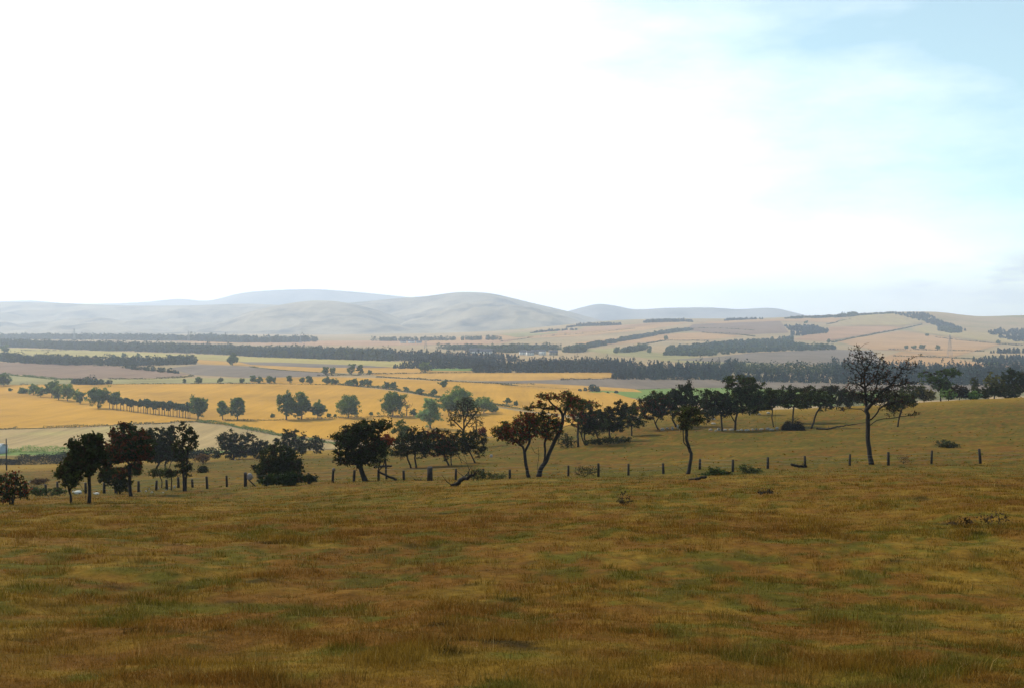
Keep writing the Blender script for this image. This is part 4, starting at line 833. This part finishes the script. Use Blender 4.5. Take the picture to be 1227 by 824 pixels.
strip('blue-dark forest below the right hillside fields',[(1000,453),(1100,455),(1200,457),(1300,459)],200,14,True,8,24,per=34)
strip('wood around the village in the middle distance',[(604,422.3),(640,421.5),(660,421.5),(690,422.5),(700,421)],170,11,False,10,25,per=34)
strip('tree belt climbing the slope above the village to the right',[(690,419.5),(720,414),(745,409),(780,403),(812,397.5),(830,396)],60,9,False,11,26,per=34,taper=True)
strip('trees on the slope just right of the village',[(745,423),(760,421),(775,418)],60,9,False,10,27,per=36,taper=True)
area('broad hillside wood behind the ploughed field on the right slope',[(795,426),(850,426.5),(900,422),(1000,419),(1000,417),(950,413),(950,405),(930,407),(870,412),(800,418)],8.5,False,12,28,per=30)
area('hillside copse shaped like a hook on the right slope',[(940,391),(975,391),(993,397),(990,400),(972,401),(960,403),(948,404),(948,398)],9,True,12,29)
strip('tree strip on the ridge left of the hillside copse',[(942,382.5),(970,381.5),(1003,380.5)],60,8,False,10,30,taper=True)
strip('small ridge copse between the two ridge strips',[(1003,380.5),(1030,378.5)],60,17,False,10,31,taper=True)
strip('dark strip on the skyline left of the right hill',[(868,384.5),(890,383.5),(915,383)],60,8,True,10,32,taper=True)
strip('rounded dark wood on the skyline above the slope',[(772,387),(800,386),(830,386)],90,10,True,10,33,taper=True)
strip('dark wood on the crest above the village slope',[(680,393),(700,391),(757,390)],90,10,True,10,34,taper=True)
strip('thin dark wood low on the left shoulder of the slope',[(638,399.5),(665,397.5),(692,396)],50,8,True,10,35,taper=True)
area('dark wood spilling over the summit of the right hill',[(1072,377),(1110,376),(1125,385),(1150,393),(1157,397),(1140,397),(1118,389),(1085,380)],10,True,13,36)
strip('thin summit trees beside the right hill wood',[(1030,378.5),(1072,375.5)],30,7,False,12,37)
area('scrubby wood below the summit wood on the right hill',[(1125,392),(1150,395),(1155,399),(1140,400),(1125,397)],9,False,13,38)
area('large dark wood on the far right hillside',[(1183,400),(1195,395),(1225,396),(1300,402),(1300,420),(1225,411),(1190,403)],10,True,14,39)
strip('narrow dark wood strip at the right edge of the hillside',[(1181,424),(1227,423),(1300,422)],60,12,True,10,40,taper=True)
area('dark wedge-shaped wood at the lower right of the hillside',[(1163,433),(1200,429),(1300,428),(1300,437),(1200,439),(1180,436)],8,True,11,41)
strip('bush row at the near edge of the green field right of centre',[(696,468.5),(722,469)],12,7,False,5,42,per=50,taper=True)
strip('tiny bushes in the green field right of centre',[(729,470.5),(740,470.8)],6,4,False,5,43,per=50,taper=True)
strip('far trees at the foot of the big hill beside the white houses',[(450,409),(520,408.6),(600,407.5)],100,12,False,16,44,per=20)
strip('woodland patch on the valley floor left of the village',[(530,419),(545,419),(575,420),(620,424)],90,12,False,12,45,per=30)
print('woods',time.time()-T0)

# ---------------------------------------------------------------- houses, barn, pylons
def house(label,u,v,L,H,seed,rz=0,white=True,group='far village houses'):
    p=foot(u,v); rs=np.random.RandomState(seed); root=thing('house',label,'house',p,group); root.rotation_euler=(0,0,rz)
    D=L*.55; m=M['render'] if white else M['stone']
    mb=MB(); mb.box(-L/2,L/2,-D/2,D/2,-1,H); V=[(-L/2,-D/2,H),(-L/2,D/2,H),(-L/2,0,H+D*.42),(L/2,-D/2,H),(L/2,D/2,H),(L/2,0,H+D*.42)]; mb.add(V,None,[(0,2,1),(3,4,5)]); mb.build('wall',m,root)
    e=.4; t=.2; r=MB()
    for s in (-1,1):
        V=[(-L/2-e,s*(D/2+e),H-.1),(L/2+e,s*(D/2+e),H-.1),(L/2+e,0,H+D*.42+.15),(-L/2-e,0,H+D*.42+.15)]; V=V+[(a,b,c+t) for a,b,c in V]
        r.add(V,[(0,1,2,3),(4,5,6,7),(0,1,5,4),(2,3,7,6),(1,2,6,5),(0,3,7,4)])
    rf=r.build('roof',M['slate'],root); c=MB(); c.box(L*.3,L*.3+.9,-.4,.4,H+D*.3,H+D*.42+1.2); c.build('chimney',M['stone'],rf)
    for i in range(3):
        for z0 in ((1.,) if H<4 else (1.,3.6)):
            w=MB(); x=-L/2+L*(i+.5)/3; w.box(x-.5,x+.5,-D/2-.04,-D/2+.02,z0,z0+1.2); w.build('window',M['glass'],root)
for i,(u,v,L,H,rz,l) in enumerate([(483,411.5,16,5,.2,'white house at far left of the hamlet under the big hill'),(493,411.6,17,6,-.2,'middle white house of the hamlet under the big hill'),(502,411.6,14,4,.3,'right white house of the hamlet under the big hill'),
    (627,425,14,5,.1,'leftmost white house in the village wood'),(635,425.5,13,5,.3,'second white house in the village wood'),(650,425.3,12,7,-.2,'tall white house in the middle of the village wood'),(584,424,18,5,.1,'white farmhouse on the valley floor left of the village'),(570,423,24,3.5,.05,'long low white barn left of the village')]): house(l,u,v,L,H,i,rz)
house('grey stone cottage at the right of the village wood',663,425.2,15,5,9,.2,False); house('grey stone cottage hidden in the village wood behind the white houses',641,424.2,14,5,10,-.3,False)
p=stand(-8,455); root=thing('barn','blue-grey farm shed cut by the left edge of the picture','barn',p); mb=MB(); mb.box(-9,3.9,-4,4,-1,3.2); mb.add([(-9,-4,3.2),(-9,4,3.2),(-9,0,4.6),(3.9,-4,3.2),(3.9,4,3.2),(3.9,0,4.6)],None,[(0,2,1),(3,4,5)]); mb.build('wall',M['sheet'],root)
r=MB()
for s in (-1,1):
    V=[(-9.3,s*4.4,3.1),(4.2,s*4.4,3.1),(4.2,0,4.75),(-9.3,0,4.75)]; V+= [(a,b,c+.12) for a,b,c in V]; r.add(V,[(0,1,2,3),(4,5,6,7),(0,1,5,4),(2,3,7,6),(1,2,6,5),(0,3,7,4)])
r.build('roof',M['render'],root)
def pylon(label,u,v,h):
    p=foot(u,v); H=h*p[1]/F; root=thing('pylon',label,'pylon',p,'pylons across the valley'); mb=MB(); r=.16*max(1,p[1]/1800); b=H*.09
    lv=[0,.22,.42,.58,.7,.8,.9,1.]; wd=[b*(1-t)**1.1+H*.010 for t in lv]
    for sx in (-1,1):
        for sy in (-1,1): mb.tube([[sx*w,sy*w,H*t] for w,t in zip(wd,lv)],r,4)
    for (w0,t0),(w1,t1) in zip(list(zip(wd,lv))[:-1],list(zip(wd,lv))[1:]):
        for a,b_ in (((-1,-1),(1,-1)),((1,-1),(1,1)),((1,1),(-1,1)),((-1,1),(-1,-1))):
            mb.tube([[a[0]*w0,a[1]*w0,H*t0],[b_[0]*w1,b_[1]*w1,H*t1]],r*.6,3); mb.tube([[b_[0]*w0,b_[1]*w0,H*t0],[a[0]*w1,a[1]*w1,H*t1]],r*.6,3)
    mb.build('lattice_mast',M['steel'],root)
    for t,w in ((.70,.11),(.80,.14),(.90,.10)):
        c=MB()
        for s in (-1,1):
            c.tube([[0,0,H*t],[s*H*w,0,H*t]],r*.8,4); c.tube([[0,0,H*(t+.035)],[s*H*w,0,H*t]],r*.6,3)
        c.build('crossarm',M['steel'],root)
pylon('steel lattice pylon on the right hillside stubble',1138,428,27)
pylon('steel lattice pylon beyond the central conifer wood',510,417.5,16)
pylon('steel lattice pylon against the hills, second from the left',226,409.5,13)
pylon('steel lattice pylon against the hills at far left',89,408,15)
pylon('faint steel pylon behind the valley wood left of centre',360,412,11)

# ---------------------------------------------------------------- grass
rs=np.random.RandomState(77)
def blades(nt_,per,rlo,rhi,hh,seg2,wmin,spread,tuss=False):
    r=rs.uniform(rlo,rhi,nt_); Y=1920/(r-553); tt=rs.uniform(-.60,.60,nt_); X=tt*(Y+2.5)
    if True:
        cl=.5*fbm(X/.9+7,Y/.9,2,71)+.5*fbm(X/.3,Y/.3,2,73); keep=rs.uniform(0,1,nt_)<.72+.4*sstep(.35,.62,cl); X=X[keep];Y=Y[keep];cl=cl[keep]
    hs=hh*(.5+1.3*sstep(.45,.78,cl))*rs.uniform(.7,1.3,len(X))
    col=turf(X,Y)*rs.uniform(.65,1.45,len(X))[:,None]
    if tuss: hs=hh*rs.uniform(.6,1.4,len(X)); col=lerp(col,np.array([.14,.085,.02]),rs.uniform(0,.9,len(X)))
    i=np.repeat(np.arange(len(X)),per); n=len(i)
    a=rs.uniform(0,6.283,n); rad=rs.uniform(0,1,n)**.7*spread; bx=X[i]+np.cos(a)*rad; by=Y[i]+np.sin(a)*rad; bz=zf(bx,by)-.01
    h=hs[i]*rs.uniform(.5,1.15,n); ln=rs.uniform(.1,.75,n)*h; la=a+rs.normal(0,.7,n); w=np.maximum(wmin,by*.00045)*rs.uniform(.6,1.3,n)
    wa=rs.uniform(0,3.1416,n); dx=np.cos(wa)*w*.5; dy=np.sin(wa)*w*.5
    mx=bx+np.cos(la)*ln*.35; my=by+np.sin(la)*ln*.35; mz=bz+h*.62; tx=bx+np.cos(la)*ln; ty=by+np.sin(la)*ln; tz=bz+h
    c=col[i]*rs.uniform(.7,1.35,n)[:,None]
    st=rs.uniform(0,1,n)<.05; c[st]=np.array([.24,.165,.055])*rs.uniform(.7,1.2,st.sum())[:,None]
    if seg2:
        V=np.stack([bx-dx,by-dy,bz,bx+dx,by+dy,bz,mx+dx*.8,my+dy*.8,mz,mx-dx*.8,my-dy*.8,mz,tx+dx*.15,ty+dy*.15,tz,tx-dx*.15,ty-dy*.15,tz],1).reshape(-1,3)
        k=np.arange(n)[:,None]*6; Q=np.concatenate([k+np.array([[0,1,2,3]]),k+np.array([[3,2,4,5]])],0); cc=np.repeat(c,6,0)
    else:
        V=np.stack([bx-dx,by-dy,bz,bx+dx,by+dy,bz,tx+dx*.3,ty+dy*.3,tz,tx-dx*.3,ty-dy*.3,tz],1).reshape(-1,3)
        Q=np.arange(n*4).reshape(-1,4); cc=np.repeat(c,4,0)
    return V,Q,cc
parts=[blades(60000,9,635,905,.055,True,.0035,.10),blades(50000,7,590,650,.065,False,.006,.2),blades(16000,6,572,594,.09,False,.012,.3),blades(1300,36,600,905,.11,True,.004,.18,True)]
V=[];Q=[];K=[];n=0
for v,q,c in parts: V.append(v);Q.append(q+n);K.append(c);n+=len(v)
g=mk('grass',np.vstack(V),np.vstack(Q),M['grass'],None,np.vstack(K)); tag(g,'long dry ochre and green grass of the open pasture','grass',kind='stuff')
# rougher grass beyond the fence
N=7000; Y=rs.uniform(86,300,N); X=rs.uniform(-.62,.62,N)*Y; k=fbm(X/4,Y/4,3,5)>.5; X=X[k];Y=Y[k]; n=len(X); z=zf(X,Y)
h=rs.uniform(.05,.14,n); w=rs.uniform(.08,.25,n); a=rs.uniform(0,3.14,n); dx=np.cos(a)*w; dy=np.sin(a)*w; lx=rs.normal(0,.08,n)
V=np.stack([X-dx,Y-dy,z-.03,X+dx,Y+dy,z-.03,X+dx*.5+lx,Y+dy*.5,z+h*.8,X-dx*.4+lx,Y-dy*.4,z+h],1).reshape(-1,3)
g=mk('rough_grass',V,np.arange(n*4).reshape(-1,4),M['grass'],None,np.repeat(turf(X,Y)*rs.uniform(1.1,1.7,n)[:,None],4,0)); tag(g,'rough grass tufts on the slope behind the fence','grass',kind='stuff')
print('grass',time.time()-T0)

# ---------------------------------------------------------------- haze
HAZE=1.2e-4
m=bpy.data.materials.new('haze_air'); m.use_nodes=True; nt=m.node_tree
for nn in list(nt.nodes):
    if nn.type!='OUTPUT_MATERIAL': nt.nodes.remove(nn)
v=nt.nodes.new('ShaderNodeVolumePrincipled'); v.inputs['Color'].default_value=(.72,.83,1,1); v.inputs['Density'].default_value=HAZE; v.inputs['Anisotropy'].default_value=.35
nt.links.new(v.outputs[0],nt.nodes['Material Output'].inputs['Volume'])
mb=MB(); mb.box(-15000,15000,-150,12400,-72,362); hz=mb.build('haze',m); tag(hz,'pale summer haze lying over the whole valley','haze',kind='stuff')

# ---------------------------------------------------------------- light, sky, camera
sx,sy,sz=math.sin(SUN_AZ)*math.cos(SUN_EL),math.cos(SUN_AZ)*math.cos(SUN_EL),math.sin(SUN_EL)
from mathutils import Vector
L=bpy.data.lights.new('sun','SUN'); L.energy=5.0; L.angle=math.radians(.6); L.color=(1,.93,.82)
so=bpy.data.objects.new('sun',L); C.objects.link(so); so.rotation_euler=Vector((sx,sy,sz)).to_track_quat('Z','Y').to_euler(); so.location=(-200,200,400)
w=bpy.data.worlds.new('World'); bpy.context.scene.world=w; w.use_nodes=True; nt=w.node_tree; bg=nt.nodes['Background']
sky=nt.nodes.new('ShaderNodeTexSky'); sky.sky_type='NISHITA'; sky.sun_disc=False; sky.sun_elevation=SUN_EL; sky.sun_rotation=SUN_AZ; sky.air_density=1; sky.dust_density=.6; sky.ozone_density=.7
tc=nt.nodes.new('ShaderNodeTexCoord')
def vm(op,a,b=None):
    n=nt.nodes.new('ShaderNodeVectorMath'); n.operation=op; nt.links.new(a,n.inputs[0])
    if isinstance(b,tuple): n.inputs[1].default_value=b
    elif b is not None: nt.links.new(b,n.inputs[1])
    return n
def mt(op,a,b=None,c=None,clamp=False):
    n=nt.nodes.new('ShaderNodeMath'); n.operation=op; n.use_clamp=clamp
    for i,x in enumerate((a,b,c)):
        if x is None: continue
        if isinstance(x,(int,float)): n.inputs[i].default_value=x
        else: nt.links.new(x,n.inputs[i])
    return n.outputs[0]
D=tc.outputs['Generated']
dot=vm('DOT_PRODUCT',D,(sx,sy,sz)).outputs['Value']
sep=nt.nodes.new('ShaderNodeSeparateXYZ'); nt.links.new(D,sep.inputs[0]); z=sep.outputs[2]
mp=nt.nodes.new('ShaderNodeMapping'); mp.inputs['Scale'].default_value=(1,1,3.2); nt.links.new(D,mp.inputs[0])
nz=nt.nodes.new('ShaderNodeTexNoise'); nz.inputs['Scale'].default_value=3.2; nz.inputs['Detail'].default_value=7; nz.inputs['Roughness'].default_value=.55; nt.links.new(mp.outputs[0],nz.inputs[0])
# thin cloud veil: thick towards the sun and down at the horizon, opening to blue away from it
cov=mt('ADD',mt('MULTIPLY',dot,2.6),-1.10); cov=mt('ADD',cov,mt('MULTIPLY',mt('SUBTRACT',nz.outputs[0],.5),1.5)); cov=mt('ADD',cov,mt('MULTIPLY',mt('SUBTRACT',.24,z),3.5))
cov=mt('MULTIPLY_ADD',cov,1.0,.22,clamp=True); cov=mt('MULTIPLY_ADD',cov,.84,.16,clamp=True)
mx=nt.nodes.new('ShaderNodeMix'); mx.data_type='RGBA'; nt.links.new(cov,mx.inputs[0]); nt.links.new(mixc(nt,1.0,sky.outputs[0],(.93,1.24,1.06),'MULTIPLY'),mx.inputs[6]); mx.inputs[7].default_value=(11,11,11.3,1)
n2=nt.nodes.new('ShaderNodeTexNoise'); n2.inputs['Scale'].default_value=9; n2.inputs['Detail'].default_value=6; mp2=nt.nodes.new('ShaderNodeMapping'); mp2.inputs['Scale'].default_value=(1,1,5); nt.links.new(D,mp2.inputs[0]); nt.links.new(mp2.outputs[0],n2.inputs[0])
bank=mt('SUBTRACT',1.0,mt('DIVIDE',mt('ABSOLUTE',mt('SUBTRACT',z,.036)),.034),clamp=True)
bank=mt('MULTIPLY',bank,mt('MULTIPLY',mt('SUBTRACT',sep.outputs[0],.33),9.0,clamp=True)); bank=mt('MULTIPLY',bank,mt('MULTIPLY',mt('SUBTRACT',n2.outputs[0],.44),7.0,clamp=True))
sky_col=mixc(nt,bank,mx.outputs[2],(4.3,4.9,5.6))
nt.links.new(sky_col,bg.inputs[0]); bg.inputs[1].default_value=.15
cam=bpy.data.cameras.new('camera'); co=bpy.data.objects.new('camera',cam); C.objects.link(co); co.location=(0,0,0); co.rotation_euler=(math.pi/2-PITCH,0,0)
cam.sensor_width=36; cam.lens=36*F/1227; cam.clip_start=.1; cam.clip_end=60000
S=bpy.context.scene; S.camera=co
S.render.resolution_x=1024; S.render.resolution_y=687
S.view_settings.view_transform='Standard'; S.view_settings.look='None'; S.view_settings.exposure=0; S.view_settings.gamma=1
S.cycles.volume_bounces=2; S.cycles.max_bounces=6; S.cycles.diffuse_bounces=3
print('done',time.time()-T0,len(bpy.data.objects))
